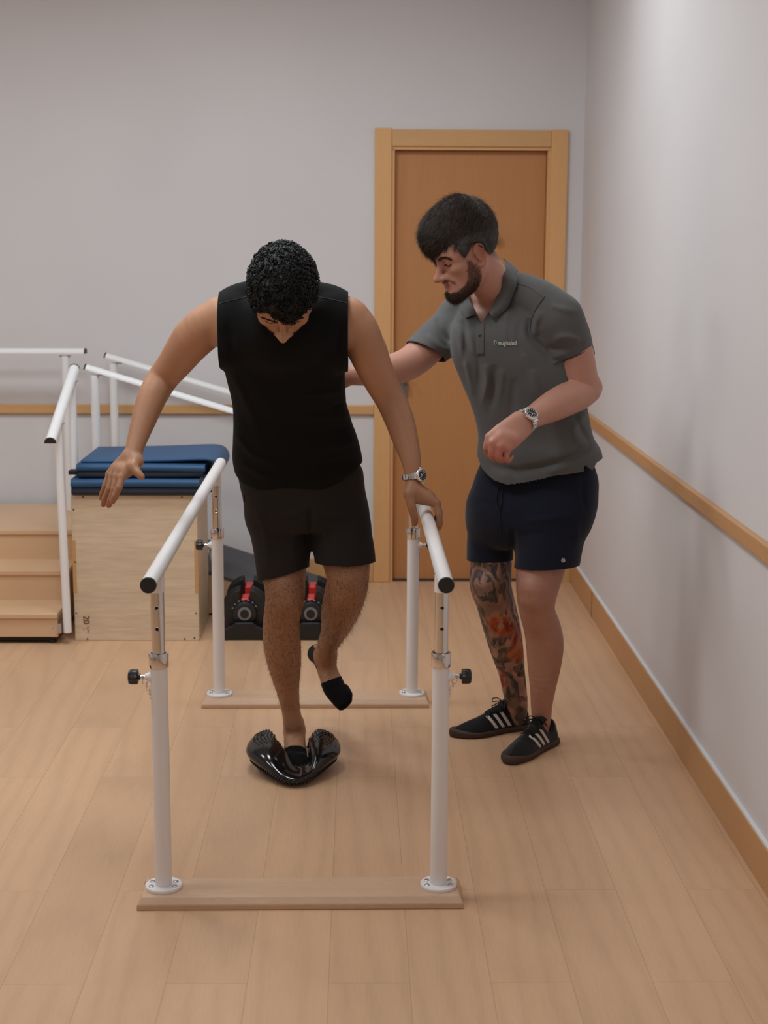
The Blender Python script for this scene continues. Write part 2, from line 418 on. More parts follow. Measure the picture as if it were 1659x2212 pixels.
slab('baseboard_left', XL, XL+.013, YF, YB, 0, .113, M['framey'])
bb = slab('trim_5', DX1, XR-.014, YB-.013, YB, 0, .115, M['frameh'])
sm = nmat('sealant', srgb(225, 224, 226), .5)
slab('trim_3', XR-.011, XR, YF, YB-.013, .113, .118, sm)
bevel(slab('trim_1', XL, DX0-.0, YB-.02, YB, .812, .856, M['frameh']), .004)
bevel(slab('trim_2', XR-.02, XR, YF, YB-.001, .820, .866, M['framey']), .004)
slab('trim_4', XR-.0155, XR-.0125, 6.318, 6.324, .001, .112, nmat('board_joint', srgb(122, 78, 44), .6))
# door
dr = empty('door_1', ((DX0+DX1)/2, YB, 0)); dr['kind'] = 'structure'; dr['label'] = 'closed beech veneer door in a wider beech frame'
YF_ = YB-.02
b = MB(); b.box(DX0, DX0+FWD, YF_, YB+.01, 0, DZ+.003); bevel(b.build('door_frame', M['frame'], dr), .004)
b = MB(); b.box(DX1-FWD, DX1, YF_, YB+.01, 0, DZ); bevel(b.build('door_frame', M['frame'], dr), .004)
b = MB(); b.box(DX0+FWD, DX1-FWD, YF_+.002, YB+.01, DZ-FWD, DZ-.002); bevel(b.build('door_frame', M['frameh'], dr), .004)
jx0, jx1, jz = DX0+FWD+.004, DX1-FWD-.004, DZ-FWD-.004
b = MB(); b.box(jx0-.02, jx0+.010, YB-.008, YB+.11, 0, jz-.008); b.box(jx1-.010, jx1+.02, YB-.008, YB+.11, 0, jz-.008); b.box(jx0-.02, jx1+.02, YB-.008, YB+.11, jz-.010, jz+.02)
b.build('door_jamb', M['frame'], dr)
b = MB(); b.box(jx0+.012, jx1-.012, YB+.032, YB+.072, .006, jz-.012); bevel(b.build('door_leaf', M['door'], dr), .002)
b = MB(); b.box(jx0+.01, jx1-.01, YB+.03, YB+.12, .0, .005); b.build('threshold', nmat('threshold_strip', srgb(96, 62, 36), .6), dr)
# satin lever handle at the left edge and a small hook high on the leaf
al = nmat('satin_aluminium', srgb(150, 150, 152), .35, 1)
hx = at(872, 846, YB)[0]; b = MB(); b.box(hx-.02, hx+.018, YB+.022, YB+.033, .84, 1.06); hd = bevel(b.build('handle_plate', al, dr), .003)
b = MB(); b.tube([(hx, YB+.03, .99), (hx, YB-.01, .99), (hx+.008, YB-.018, .99), (hx+.012, YB-.018, .95)], .009, 12); b.build('handle', al, dr, True)
hp = at(1069, 510, YB+.02); b = MB(); b.tube([(hp[0]+.0, YB+.032, hp[2]-.02), (hp[0], YB-.005, hp[2]-.022), (hp[0], YB-.02, hp[2]-.005), (hp[0], YB-.02, hp[2]+.022)], .011, 12)
b.lathe([(.0, 0), (.018, 0), (.018, .006), (0, .006)], (hp[0], YB+.031, hp[2]-.02), (0, -1, 0), 20); b.build('coat_hook', nmat('grey_hook', srgb(170, 172, 178), .4), dr, True)

# ------------------------------------------------------------------ parallel bars
PB = empty('parallel_bars', (-.1382, 4.28, 0), 'free-standing white parallel bars with chrome height tubes on two beech base boards', 'parallel bars')
_c, _s = math.cos(.0057), math.sin(.0057)
def W(u, v, z): return np.array([-.1382+u*_c-v*_s, 3.478+u*_s+v*_c, z])
RAIL_Z, HW, LEN = .8325, .3411, 1.6072
plank_top = .03
def base_board(v0):
    prof = [(-.069, 0), (-.069, .014), (-.055, plank_top), (.055, plank_top), (.069, .014), (.069, 0)]
    b = MB(); n = len(prof)
    ins = [0, 0, .011, .011, 0, 0]
    V = [W(-.400+i_, v0+p[0], p[1]) for p, i_ in zip(prof, ins)]+[W(.400-i_, v0+p[0], p[1]) for p, i_ in zip(prof, ins)]
    b.add(V, [tuple(range(n)), tuple(range(n, 2*n))[::-1]]+[(i, i+n, (i+1) % n+n, (i+1) % n) for i in range(n)])
    return bevel(b.build('base_board', pm, PB), .0025, 2, 20)
pm = M['plank'].copy(); pm.name = 'beech_base_board'; g = NG(pm)
src = g.b.inputs['Base Color'].links[0].from_socket
v = g.coord((60, 2, 3)); cr = g.noise(v, 1.3, 2, .5); ge = g.n('ShaderNodeNewGeometry'); sp = g.n('ShaderNodeSeparateXYZ'); g.l(ge.outputs['Normal'], sp.inputs[0])
side = g.math('LESS_THAN', sp.outputs['Y'], -.8); ck = g.math('MULTIPLY', side, g.math('GREATER_THAN', cr, .69))
g.col(g.mix(g.math('MULTIPLY', ck, .45), src, srgb(120, 76, 48)))
# small pores of the beech
v = g.coord((40, 40, 300)); vv = g.noise(g.coord((45, 260, 260)), 2.2, 2, .6); pr = g.math('GREATER_THAN', vv, .70)
src = g.b.inputs['Base Color'].links[0].from_socket; g.col(g.mix(g.math('MULTIPLY', pr, .28), src, srgb(140, 92, 64)))
for v0 in (0, LEN): base_board(v0)
def post(u, v0, sgn):
    front = v0 < 1
    z0 = plank_top
    b = MB(); b.lathe([(.0, z0), (.0208, z0), (.0208, .602), (0, .602)], W(u, v0, 0), (0, 0, 1), 40)
    p = b.build('post', M['white'], PB, True, autos=40)
    b = MB(); b.lathe([(.0, 0), (.0447, 0), (.0452, .001), (.0452, .0075), (.0442, .0088), (.0, .0088)], W(u, v0, z0), (0, 0, 1), 48); b.build('flange', M['white'], p, True, autos=40)
    for sx, sy in ((-1, -1), (1, -1), (-1, 1), (1, 1)):
        b = MB(); c = W(u+sx*.0285, v0+sy*.0135, z0+.0086); b.lathe([(.0, 0), (.0072, 0), (.0066, .0012), (.004, .0028), (.002, .0022), (.0, .0022)], c, (0, 0, 1), 20)
        b.build('screw', M['steel'], p, True)
    b = MB(); b.lathe([(.0185, .597), (.0236, .597), (.0240, .599), (.0240, .629), (.0232, .6315), (.0190, .6315), (.0180, .629), (.0180, .600), (.0185, .597)], W(u, v0, 0), (0, 0, 1), 48)
    b.build('collar', M['chrome'], p, True, autos=35)
    # chrome height tube with punched holes facing front
    n = 48; zs = [.58]; r = .0163; holes = [.628, .693, .745]
    V, F = [], []
    zz = np.linspace(.58, .80, 89)
    for z in zz:
        for k in range(n): a = 2*math.pi*k/n; V.append(W(u, v0, 0)+np.array([r*math.sin(a), -r*math.cos(a), z]))
    tv = np.array(V); h0 = [(W(u, v0, 0)+np.array([0, -r, hz])) for hz in holes]
    for i in range(len(zz)-1):
        for k in range(n):
            q = (i*n+k, i*n+(k+1) % n, (i+1)*n+(k+1) % n, (i+1)*n+k); c = tv[list(q)].mean(0)
            if min(np.linalg.norm((c-h)[[0, 2]]) if c[1] < v0*_c+3.478 else 9 for h in h0) < .0037: continue
            F.append(q)
    # round the holes' rims
    for vi in range(len(tv)):
        if tv[vi][1] > W(u, v0, 0)[1]: continue
        for h in h0:
            d = tv[vi][[0, 2]]-h[[0, 2]]; l = np.linalg.norm(d)
            if .0012 < l < .0052 and l < .0046:
                d = d/l*.0040; V[vi] = np.array([h[0]+d[0], W(u, v0, 0)[1]-math.sqrt(max(r*r-(h[0]+d[0]-W(u, v0, 0)[0])**2, 0)), h[2]+d[1]])
    o = mesh('height_tube', V, F, M['chrome'], p, True); m = o.modifiers.new('wall', 'SOLIDIFY'); m.thickness = .0014; m.offset = -1
    b = MB(); b.lathe([(0, .58), (.0138, .58), (.0138, .795), (0, .795)], W(u, v0, 0), (0, 0, 1), 24); b.build('tube_inside', M['dark'], p, True, autos=40)
    b = MB(); b.lathe([(.0, .782), (.0182, .782), (.0182, .822), (0, .822)], W(u, v0, 0), (0, 0, 1), 32); b.build('rail_socket', M['white'], p, True, autos=40)
    b = MB(); c = W(u, v0-.018, .6315+.001); b.tube([c+np.array([.0, .004, .0]), c+np.array([-.006*sgn*-1, -.008, -.006])], .0026, 10); b.build('locking_pin', M['steel'], p, True)
    zk = .571; ax = (sgn, 0, 0); c = W(u+sgn*.0195, v0, zk)
    b = MB(); b.lathe([(0, -.004), (.0125, -.004), (.0125, .003), (.0085, .011), (.0075, .014), (0, .014)], c, ax, 20); b.build('boss', M['white'], p, True, autos=40)
    b = MB(); b.lathe([(0, .012), (.0034, .012), (.0034, .018), (.0058, .018), (.0058, .0225), (.004, .0225), (.0043, .030), (0, .030)], c, ax, 16); b.build('threaded_stud', M['steel'], p, True, autos=40)
    pr = [(0, .0255), (.0075, .0255), (.0075, .030), (.0165, .031), (.0175, .034), (.0175, .048), (.015, .0535), (.009, .055), (0, .055)]
    n = 40; V = []; F = []; cc = np.array(c)
    for rr, h in pr:
        for k in range(n):
            a = 2*math.pi*k/n; r_ = rr*(1+(.07*math.cos(6*a) if rr > .012 else 0)); V.append(cc+np.array([sgn*h, r_*math.cos(a), r_*math.sin(a)]))
    F = [(i*n+k, i*n+(k+1) % n, (i+1)*n+(k+1) % n, (i+1)*n+k) for i in range(len(pr)-1) for k in range(n)]; F.append(tuple(range(n))[::-1])
    F.append(tuple(range((len(pr)-1)*n, len(pr)*n))); mesh('knob', V, F, M['black'], p, True, autos=40)
    b = MB(); q = np.array(c)+np.array([sgn*.013, -.002, -.004])
    for i in range(5):
        cx = q+np.array([-sgn*.0032*i*(1 if i else 0), -.002, -.0045-.0098*i]); L = .0062; t = np.array([math.cos(.4+1.57*(i % 2)), math.sin(.4+1.57*(i % 2)), 0])*(.0036 if i else .007)
        if i == 0: L = .009
        b.tube([cx+t*math.cos(a)+np.array([-sgn*.0012, 0, L])*math.sin(a) for a in np.linspace(0, 2*math.pi, 14)[:-1]], .0007, 6, closed=True)
    b.build('chain', M['steel'], p, True)
for u, v0, s_ in ((-HW, 0, -1), (HW, 0, 1), (-HW, LEN, -1), (HW, LEN, 1)): post(u, v0, s_)
for u in (-HW, HW):
    b = MB(); P = [W(u, -.148, RAIL_Z), W(u, 0, RAIL_Z), W(u, 1.0, RAIL_Z), W(u, 1.79, RAIL_Z)]; b.tube(P, .0187, 48)
    r_ = b.build('handrail', M['white'], PB, True, autos=40)
    b = MB(); b.lathe([(0, 0), (.0187, 0), (.0191, .0012), (.0191, .0045), (.0182, .006), (0, .0066)], W(u, -.1475, RAIL_Z), (0, -1, 0), 48); b.build('end_cap', M['blackcap'], r_, True, autos=50)
    b = MB(); b.lathe([(0, 0), (.0187, 0), (.0191, .0012), (.0191, .0045), (.0182, .006), (0, .0066)], W(u, 1.789, RAIL_Z), (0, 1, 0), 48); b.build('end_cap', M['blackcap'], r_, True, autos=50)

# ------------------------------------------------------------------ training stairs with ramp
TS = empty('training_stairs', (-1.7, 6.3, 0), 'beech physiotherapy training stairs with white handrails and a dark ramp along the back wall', 'exercise stairs')
sx1, sx0 = -1.213, -2.35
steps = [(5.871, 6.101, .128), (6.101, 6.324, .256), (6.324, 6.97, .386)]
for i, (y0, y1, z) in enumerate(steps):
    b = MB(); b.box(sx0, sx1, y0-.008, min(y1+.03, 6.97), z-.022, z); bevel(b.build('tread', M['stair'], TS), .004)
    b = MB(); b.box(sx0, sx1-.002, y0, y0+.02, (.03 if i == 0 else steps[i-1][2]), z-.022); rs = b.build('riser', M['stair'], TS)
    if i == 0:
        b = MB(); b.lathe([(0, 0), (.004, 0), (.003, .002), (0, .002)], (sx1-.022, 5.871, .07), (0, -1, 0), 12); b.build('screw', M['steel'], rs, True)
b = MB(); b.prism([(5.876, .028), (6.97, .028), (6.97, .364), (6.33, .364), (6.33, .234), (6.107, .234), (6.107, .106), (5.876, .106)], (0, 1, 0), (0, 0, 1), (sx1-.026, 0, 0), (sx1-.006, 0, 0)); b.build('side_panel', M['stair'], TS)
b = MB(); b.box(sx0+.03, sx1-.03, 5.885, 6.95, .012, .03); b.build('base_frame', M['dark'], TS)
for x in (sx0+.1, sx1-.03):
    for y in (5.9, 6.9): b = MB(); b.lathe([(0, 0), (.016, 0), (.016, .012), (.010, .016), (.010, .03), (0, .03)], (x, y, 0), (0, 0, 1), 16); b.build('foot', M['black'], TS, True, autos=40)
wm = nmat('white_rail_enamel', srgb(240, 238, 238), .35)
rb = M['blackcap']
def rail(P0, P1, r=.0215, half=True):
    b = MB(); P0 = np.array(P0); P1 = np.array(P1); t = unit(P1-P0); up = np.array([0, 0, 1.]); sd = unit(np.cross(t, up)); up2 = np.cross(sd, t)
    n = 18; prof = [(r*math.cos(a), r*math.sin(a)-r*.3) for a in np.linspace(0, math.pi, n)]+[(-r, -r*.36), (r, -r*.36)]
    b.add([P0+sd*x+up2*y for x, y in prof]+[P1+sd*x+up2*y for x, y in prof], [tuple(range(len(prof))), tuple(range(len(prof), 2*len(prof)))[::-1]]+[(i, i+len(prof), (i+1) % len(prof)+len(prof), (i+1) % len(prof)) for i in range(len(prof))])
    o = b.build('stair_rail', wm, TS, True, autos=40); k = len(prof)
    for Q, d in ((P0, -t), (P1, t)):
        b = MB(); b.add([Q+sd*x*1.06+up2*(y*1.06) for x, y in prof]+[Q+d*.007+sd*x*1.06+up2*(y*1.06) for x, y in prof], [tuple(range(k)), tuple(range(k, 2*k))[::-1]]+[(i, i+k, (i+1) % k+k, (i+1) % k) for i in range(k)]); b.build('rail_cap', rb, o)
    return o
def spost(x, y, z0, z1, r=.017, lean=0, br=0):
    b = MB(); b.tube([(x+lean, y, z0), (x, y, z1)], r, 20); b.build('rail_post', wm, TS, True, autos=40)
    b = MB(); b.box(x-.026+br*.02, x+.026+br*.02, y-.014, y+.014, z1-.003, z1+.002); b.build('rail_bracket', M['steel'], TS)
pA = at(102, 952, 5.72); pB = at(157, 795, 6.24); pA[0] = pB[0] = -1.185
rail((-1.187, 5.72, pA[2]), (-1.187, 6.25, pB[2]+.0))
spost(-1.187, 5.87, .05, .90, .0165, .012)
b = MB(); b.box(-1.212, -1.196, 5.85, 5.95, .05, .09); b.build('post_bracket', M['steel'], TS)
spost(-1.187, 6.19, .16, 1.04, .0165)
rail((-2.35, 6.82, 1.116), at(183, 759.5, 6.82)); e_ = at(141, 770, 6.82); spost(e_[0], 6.82, .386, 1.098, .019)
r0, r1 = at(186, 794, 6.37), at(600, 918, 6.37); rail(r0, r1)
p = at(584, 914, 6.37); spost(p[0], 6.37, .15, p[2]-.01, .019, 0, 1)
p = at(204, 812, 6.37); spost(p[0], 6.37, .30, p[2]+.004, .019, 0, 1)
r0, r1 = at(229, 769, 6.92), at(615, 883, 6.92); rail(r0, r1)
p = at(598, 878, 6.92); spost(p[0], 6.92, .15, p[2]-.01, .019, 0, 1)
p = at(244, 786, 6.92); spost(p[0], 6.92, .30, p[2]+.004, .019, 0, 1)
for y, pxx in ((6.37, 640), (6.92, 600)):
    pass
rub = paint('ramp_rubber', srgb(92, 92, 96), .85, .08)
x_e = -.09; zt = .386
b = MB(); b.prism([(sx1+.002, zt-.02), (x_e, .004), (x_e, .012), (sx1+.002, zt)], (1, 0, 0), (0, 0, 1), (0, 6.345, 0), (0, 6.95, 0)); b.build('ramp_surface', rub, TS)
b = MB(); b.prism([(sx1+.002, .02), (x_e-.05, .0), (x_e, .004), (sx1+.002, zt-.02)], (1, 0, 0), (0, 0, 1), (0, 6.348, 0), (0, 6.372, 0)); b.build('ramp_side', M['stair'], TS)
b = MB(); b.prism([(sx1+.002, .02), (x_e-.05, .0), (x_e, .004), (sx1+.002, zt-.02)], (1, 0, 0), (0, 0, 1), (0, 6.925, 0), (0, 6.948, 0)); b.build('ramp_side', M['stair'], TS)

# ------------------------------------------------------------------ plywood box and mats
BX = empty('plyometric_box', (-.9, 6.1, 0), 'tall birch plywood jump box under the blue mats, number burned in its lower corner', 'plyometric box')
bx0, bx1, by0, by1, bz = -1.155, -.648, 5.92, 6.33, .605
b = MB(); b.box(bx0, bx1, by0, by0+.018, 0, bz); bevel(b.build('front_panel', M['ply'], BX), .003)
b = MB(); b.box(bx1-.018, bx1, by0+.018, by1, 0, bz); bevel(b.build('side_panel', M['ply'], BX), .003)
b = MB(); b.box(bx0, bx0+.018, by0+.018, by1, 0, bz); bevel(b.build('side_panel', M['ply'], BX), .003)
b = MB(); b.box(bx0+.018, bx1-.018, by0+.018, by1, bz-.018, bz); b.build('top_panel', M['ply'], BX)
b = MB(); b.box(bx0+.018, bx1-.018, by1-.018, by1, 0, bz-.018); b.build('back_panel', M['ply'], BX)
b = MB(); b.box(bx0-.0006, bx0+.014, by0-.0006, by0+.010, .20, .42); b.build('finger_joint', M['plyedge'], BX)
b = MB(); b.box(bx1-.014, bx1+.0006, by0-.0006, by0+.010, .20, .42); b.build('finger_joint', M['plyedge'], BX)
for x, z in ((bx0+.05, bz-.008), (bx1-.06, bz-.008), (bx0+.01, bz-.06), (bx1-.011, bz-.06), (bx0+.008, .117), (bx1-.011, .117), (bx0+.05, .008), (bx1-.06, .008), (bx0+.010, .33), (bx1-.02, .012)):
    b = MB(); b.lathe([(0, 0), (.0036, 0), (.0036, .0012), (0, .0012)], (x, by0+.0004, z), (0, -1, 0), 12); b.build('screw', M['blackcap'], BX, True, autos=40)
def text_mesh(body, size, bold=0., ext=.0):
    cu = bpy.data.curves.new('t', 'FONT'); cu.body = body; cu.size = size; cu.offset = bold; cu.extrude = ext; cu.align_x = 'CENTER'; cu.align_y = 'CENTER'
    ob = bpy.data.objects.new('t', cu); link(ob); dg = bpy.context.evaluated_depsgraph_get(); me = bpy.data.meshes.new_from_object(ob.evaluated_get(dg))
    V = np.array([v.co[:] for v in me.vertices]); F = [tuple(p.vertices) for p in me.polygons]; bpy.data.objects.remove(ob); bpy.data.curves.remove(cu); bpy.data.meshes.remove(me)
    return V, F
burn = nmat('burned_ink', srgb(110, 80, 56), .8)
def burned(body, size, px, py, bold=0):
    V, F = text_mesh(body, size, bold); p = at(px, py, by0)
    X = np.stack([p[0]+V[:, 1], np.full(len(V), by0-.0007), p[2]-V[:, 0]], 1)      # reads downwards
    mesh('printed_number', X, F, burn, BX, False)
burned('20', .036, 186, 1339, .0008); burned('CM', .017, 190, 1360)
burned('IN', .009, 181, 1359, .0)
matb = paint('mat_blue_vinyl', srgb(44, 84, 124), .5, .05, .4); mats = paint('mat_foam_edge', srgb(47, 52, 66), .7, .05)
strap = nmat('mat_strap', srgb(24, 26, 30), .7)
def sheet(path, th, y0, y1, round_n=5):
    """foam sheet whose section follows path in XZ, extruded from y0 to y1 with rounded long edges"""
    P, _ = catmull(np.array(path, float), None, 6); T = np.gradient(P, axis=0); T /= np.linalg.norm(T, axis=1)[:, None]; N = np.stack([-T[:, 1], T[:, 0]], 1)
    h = th/2; sec = [(h*math.sin(a), y0+h*.8-h*.8*math.cos(a)) for a in np.linspace(-math.pi/2, math.pi/2, 9)]
    sec = [(-h, y1), ]+[(h*math.sin(a), y0+h-h*math.cos(a)) for a in np.linspace(-math.pi/2, math.pi/2, 9)]+[(h, y1)]
    V = []; k = len(sec)
    for p, n_ in zip(P, N):
        for o_, y in sec: V.append((p[0]+n_[0]*o_, y, p[1]+n_[1]*o_))
    F = [(i*k+j, i*k+(j+1) % k, (i+1)*k+(j+1) % k, (i+1)*k+j) for i in range(len(P)-1) for j in range(k)]
    F += [tuple(range(k))[::-1], tuple(range((len(P)-1)*k, len(P)*k))]
    return V, F
xa, xb = -1.165, -.60
MT = empty('exercise_mat', (-.88, 6.1, .607), 'thick blue exercise mat folded flat, lying directly on the plywood box', 'exercise mat')
V, F = sheet([(xb-.035, .624), (xa+.30, .624), (xa+.018, .624)], .033, 5.893, 6.27); mesh('underside', V, F, mats, MT, True, autos=50)
V, F = sheet([(xb-.035, .657), (xa+.30, .658), (xa+.018, .656)], .035, 5.885, 6.32); mesh('folded_sheet', V, F, matb, MT, True, autos=50)
b = MB(); b.box(xb-.06, xb+.02, 5.95, 6.0, .612, .630); bevel(b.build('strap', strap, MT), .003)
MT2 = empty('exercise_mat', (-.86, 6.1, .676), 'blue exercise mat on top of the pile, its right end curled over in a loop', 'exercise mat')
xc = xa+.045
V, F = sheet([(xc, .691), (xb-.12, .692), (xb-.02, .698)], .026, 5.900, 6.26); mesh('underside', V, F, mats, MT2, True, autos=50)
V, F = sheet([(xc-.004, .719), (xa+.3, .719), (xb-.012, .716)], .030, 5.893, 6.31); mesh('inner_fold', V, F, matb, MT2, True, autos=50)
V, F = sheet([(xb-.085, .684), (xb-.032, .684), (xb+.008, .671), (xb+.036, .686), (xb+.043, .712), (xb+.030, .738), (xb+.002, .750), (xb-.05, .751), (xb-.15, .747), (xa+.25, .742), (xc+.01, .739)], .014, 5.925, 6.335); mesh('folded_sheet', V, F, matb, MT2, True, autos=50)
b = MB(); b.box(xa-.002, xa+.05, 5.95, 6.0, .683, .700); bevel(b.build('strap', strap, MT2), .003)

# ------------------------------------------------------------------ dumbbells in their cradles
blk = nmat('dumbbell_black', srgb(30, 30, 31), .42); blk2 = nmat('cradle_black', srgb(24, 24, 25), .5); red = nmat('red_plastic', srgb(214, 52, 46), .4); ring = nmat('grey_ring', srgb(128, 122, 118), .5)
def plate(R, y0, y1, cx, cz, slot):
    poly = []; n = 44
    for i in range(n+1):
        a = math.pi/2+.0+slot/R+(2*math.pi-2*slot/R)*i/n; poly.append((R*math.cos(a), R*math.sin(a)))
    poly += [(slot*.75, .016), (0, .004), (-slot*.75, .016)][::1]
    return MB().prism(poly, (1, 0, 0), (0, 0, 1), (cx, y0, cz), (cx, y1, cz))
def dumbbell(cx, lab, lab2):
    cz = .112; Yd = 5.955
    D = empty('adjustable_dumbbell', (cx, Yd+.18, .03), lab, 'dumbbell', 'pair of adjustable dumbbells')
    b = MB(); b.lathe([(0, -.004), (.040, -.004), (.047, 0), (.0485, .006), (.0485, .018), (.044, .022), (0, .022)], (cx, Yd+.004, cz-.006), (0, 1, 0), 40); dl = b.build('selector_dial', blk, D, True, autos=40)
    b = MB(); b.lathe([(.0185, 0), (.0275, 0), (.0275, .0025), (.0185, .0025)], (cx, Yd-.0006, cz-.006), (0, -1, 0), 40); b.build('dial_ring', ring, dl, True, autos=40)
    b = MB(); b.lathe([(0, 0), (.0185, 0), (.0180, .0042), (0, .0042)], (cx, Yd-.0006, cz-.006), (0, -1, 0), 40); b.build('dial_centre', blk, dl, True, autos=40)
    for k in range(14):
        a = math.radians(20+140*k/13); b = MB(); c = np.array([cx+.053*math.cos(a), Yd+.02, cz-.006+.053*math.sin(a)]); b.lathe([(0, 0), (.0042, 0), (.0036, .006), (0, .006)], c, (0, -1, 0), 10); b.build('dial_tooth', ring if k % 2 else blk, dl, True)
    for i in range(5):
        R = .098-.004*abs(i-2)
        b = plate(R, Yd+.030+i*.018, Yd+.043+i*.018, cx, cz+.0, .022); bevel(b.build('weight_plate', blk, D), .004, 3)
        b = plate(R, Yd+.235+i*.018, Yd+.248+i*.018, cx, cz+.0, .022); bevel(b.build('weight_plate', blk, D), .004, 3)
    b = MB(); b.tube([(cx, Yd+.12, cz), (cx, Yd+.235, cz)], .016, 20); b.build('grip', blk, D, True)
    b = MB(); b.box(cx-.0165, cx+.0165, Yd+.022, Yd+.118, cz-.01, cz+.052); bevel(b.build('red_carriage', red, D), .007, 3)
    b = MB(); b.box(cx-.0165, cx+.0165, Yd+.232, Yd+.325, cz-.01, cz+.056); bevel(b.build('red_carriage', red, D), .007, 3)
    K = empty('dumbbell_cradle', (cx, Yd+.18, 0), lab2, 'dumbbell cradle', 'pair of dumbbell cradles')
    b = MB(); b.prism([(-.104, .0), (-.07, .0), (-.066, .006), (.066, .006), (.07, .0), (.104, .0), (.106, .020), (.092, .040), (.050, .060), (.036, .074), (-.036, .074), (-.050, .060), (-.092, .040), (-.106, .020)], (1, 0, 0), (0, 0, 1), (cx, Yd-.03, 0), (cx, Yd-.005, 0)); bevel(b.build('end_wall', blk2, K), .006, 3)
    b = MB(); b.box(cx-.106, cx+.106, Yd-.028, Yd+.36, .0, .022); bevel(b.build('tray', blk2, K), .008, 3)
    b = MB(); b.prism([(-.104, .02), (.104, .02), (.09, .055), (-.09, .055)], (1, 0, 0), (0, 0, 1), (cx, Yd+.335, 0), (cx, Yd+.36, 0)); bevel(b.build('end_wall', blk2, K), .006, 3)
c1 = at(528, 1322, 5.95)[0]; c2 = at(671, 1322, 5.95)[0]
dumbbell(c1, 'black adjustable dumbbell with red carriage, the one next to the plywood box', 'black plastic cradle under the dumbbell next to the plywood box')
dumbbell(c2, 'black adjustable dumbbell with red carriage, seen between the legs of the standing man', 'black plastic cradle seen behind the legs of the man in the tank top')
# ------------------------------------------------------------------ figures: shared tools
def proj(P):
    d = np.asarray(P, float)-CAM; z = d@FW
    return np.stack([829.5+F_PX*(d@RT)/z, 1106-F_PX*(d@UP)/z], -1)
def pts(L): return np.array([at(*p[:3]) for p in L])
def rad(L): return np.array([p[3] for p in L])
def limb(s, L, k=.012, **kw): s.chain(pts(L), rad(L), k=k, **kw)
def plane(p0, n):
    p0 = np.array(p0, float); n = unit(n); return lambda P: (P-p0)@n
def head_axes(yaw, pit, roll):
    yaw, pit, roll = [math.radians(a) for a in (yaw, pit, roll)]
    F = np.array([0, -1, 0.]); L = np.array([1, 0, 0.]); U = np.array([0, 0, 1.])
    c, s = math.cos(roll), math.sin(roll); L, U = L*c+U*s, -L*s+U*c
    def pt(v): c, s = math.cos(pit), math.sin(pit); return np.array([v[0], c*v[1]-s*v[2], s*v[1]+c*v[2]])
    def rz(v): c, s = math.cos(-yaw), math.sin(-yaw); return np.array([c*v[0]-s*v[1], s*v[0]+c*v[1], v[2]])
    return [rz(pt(v)) for v in (L, F, U)]
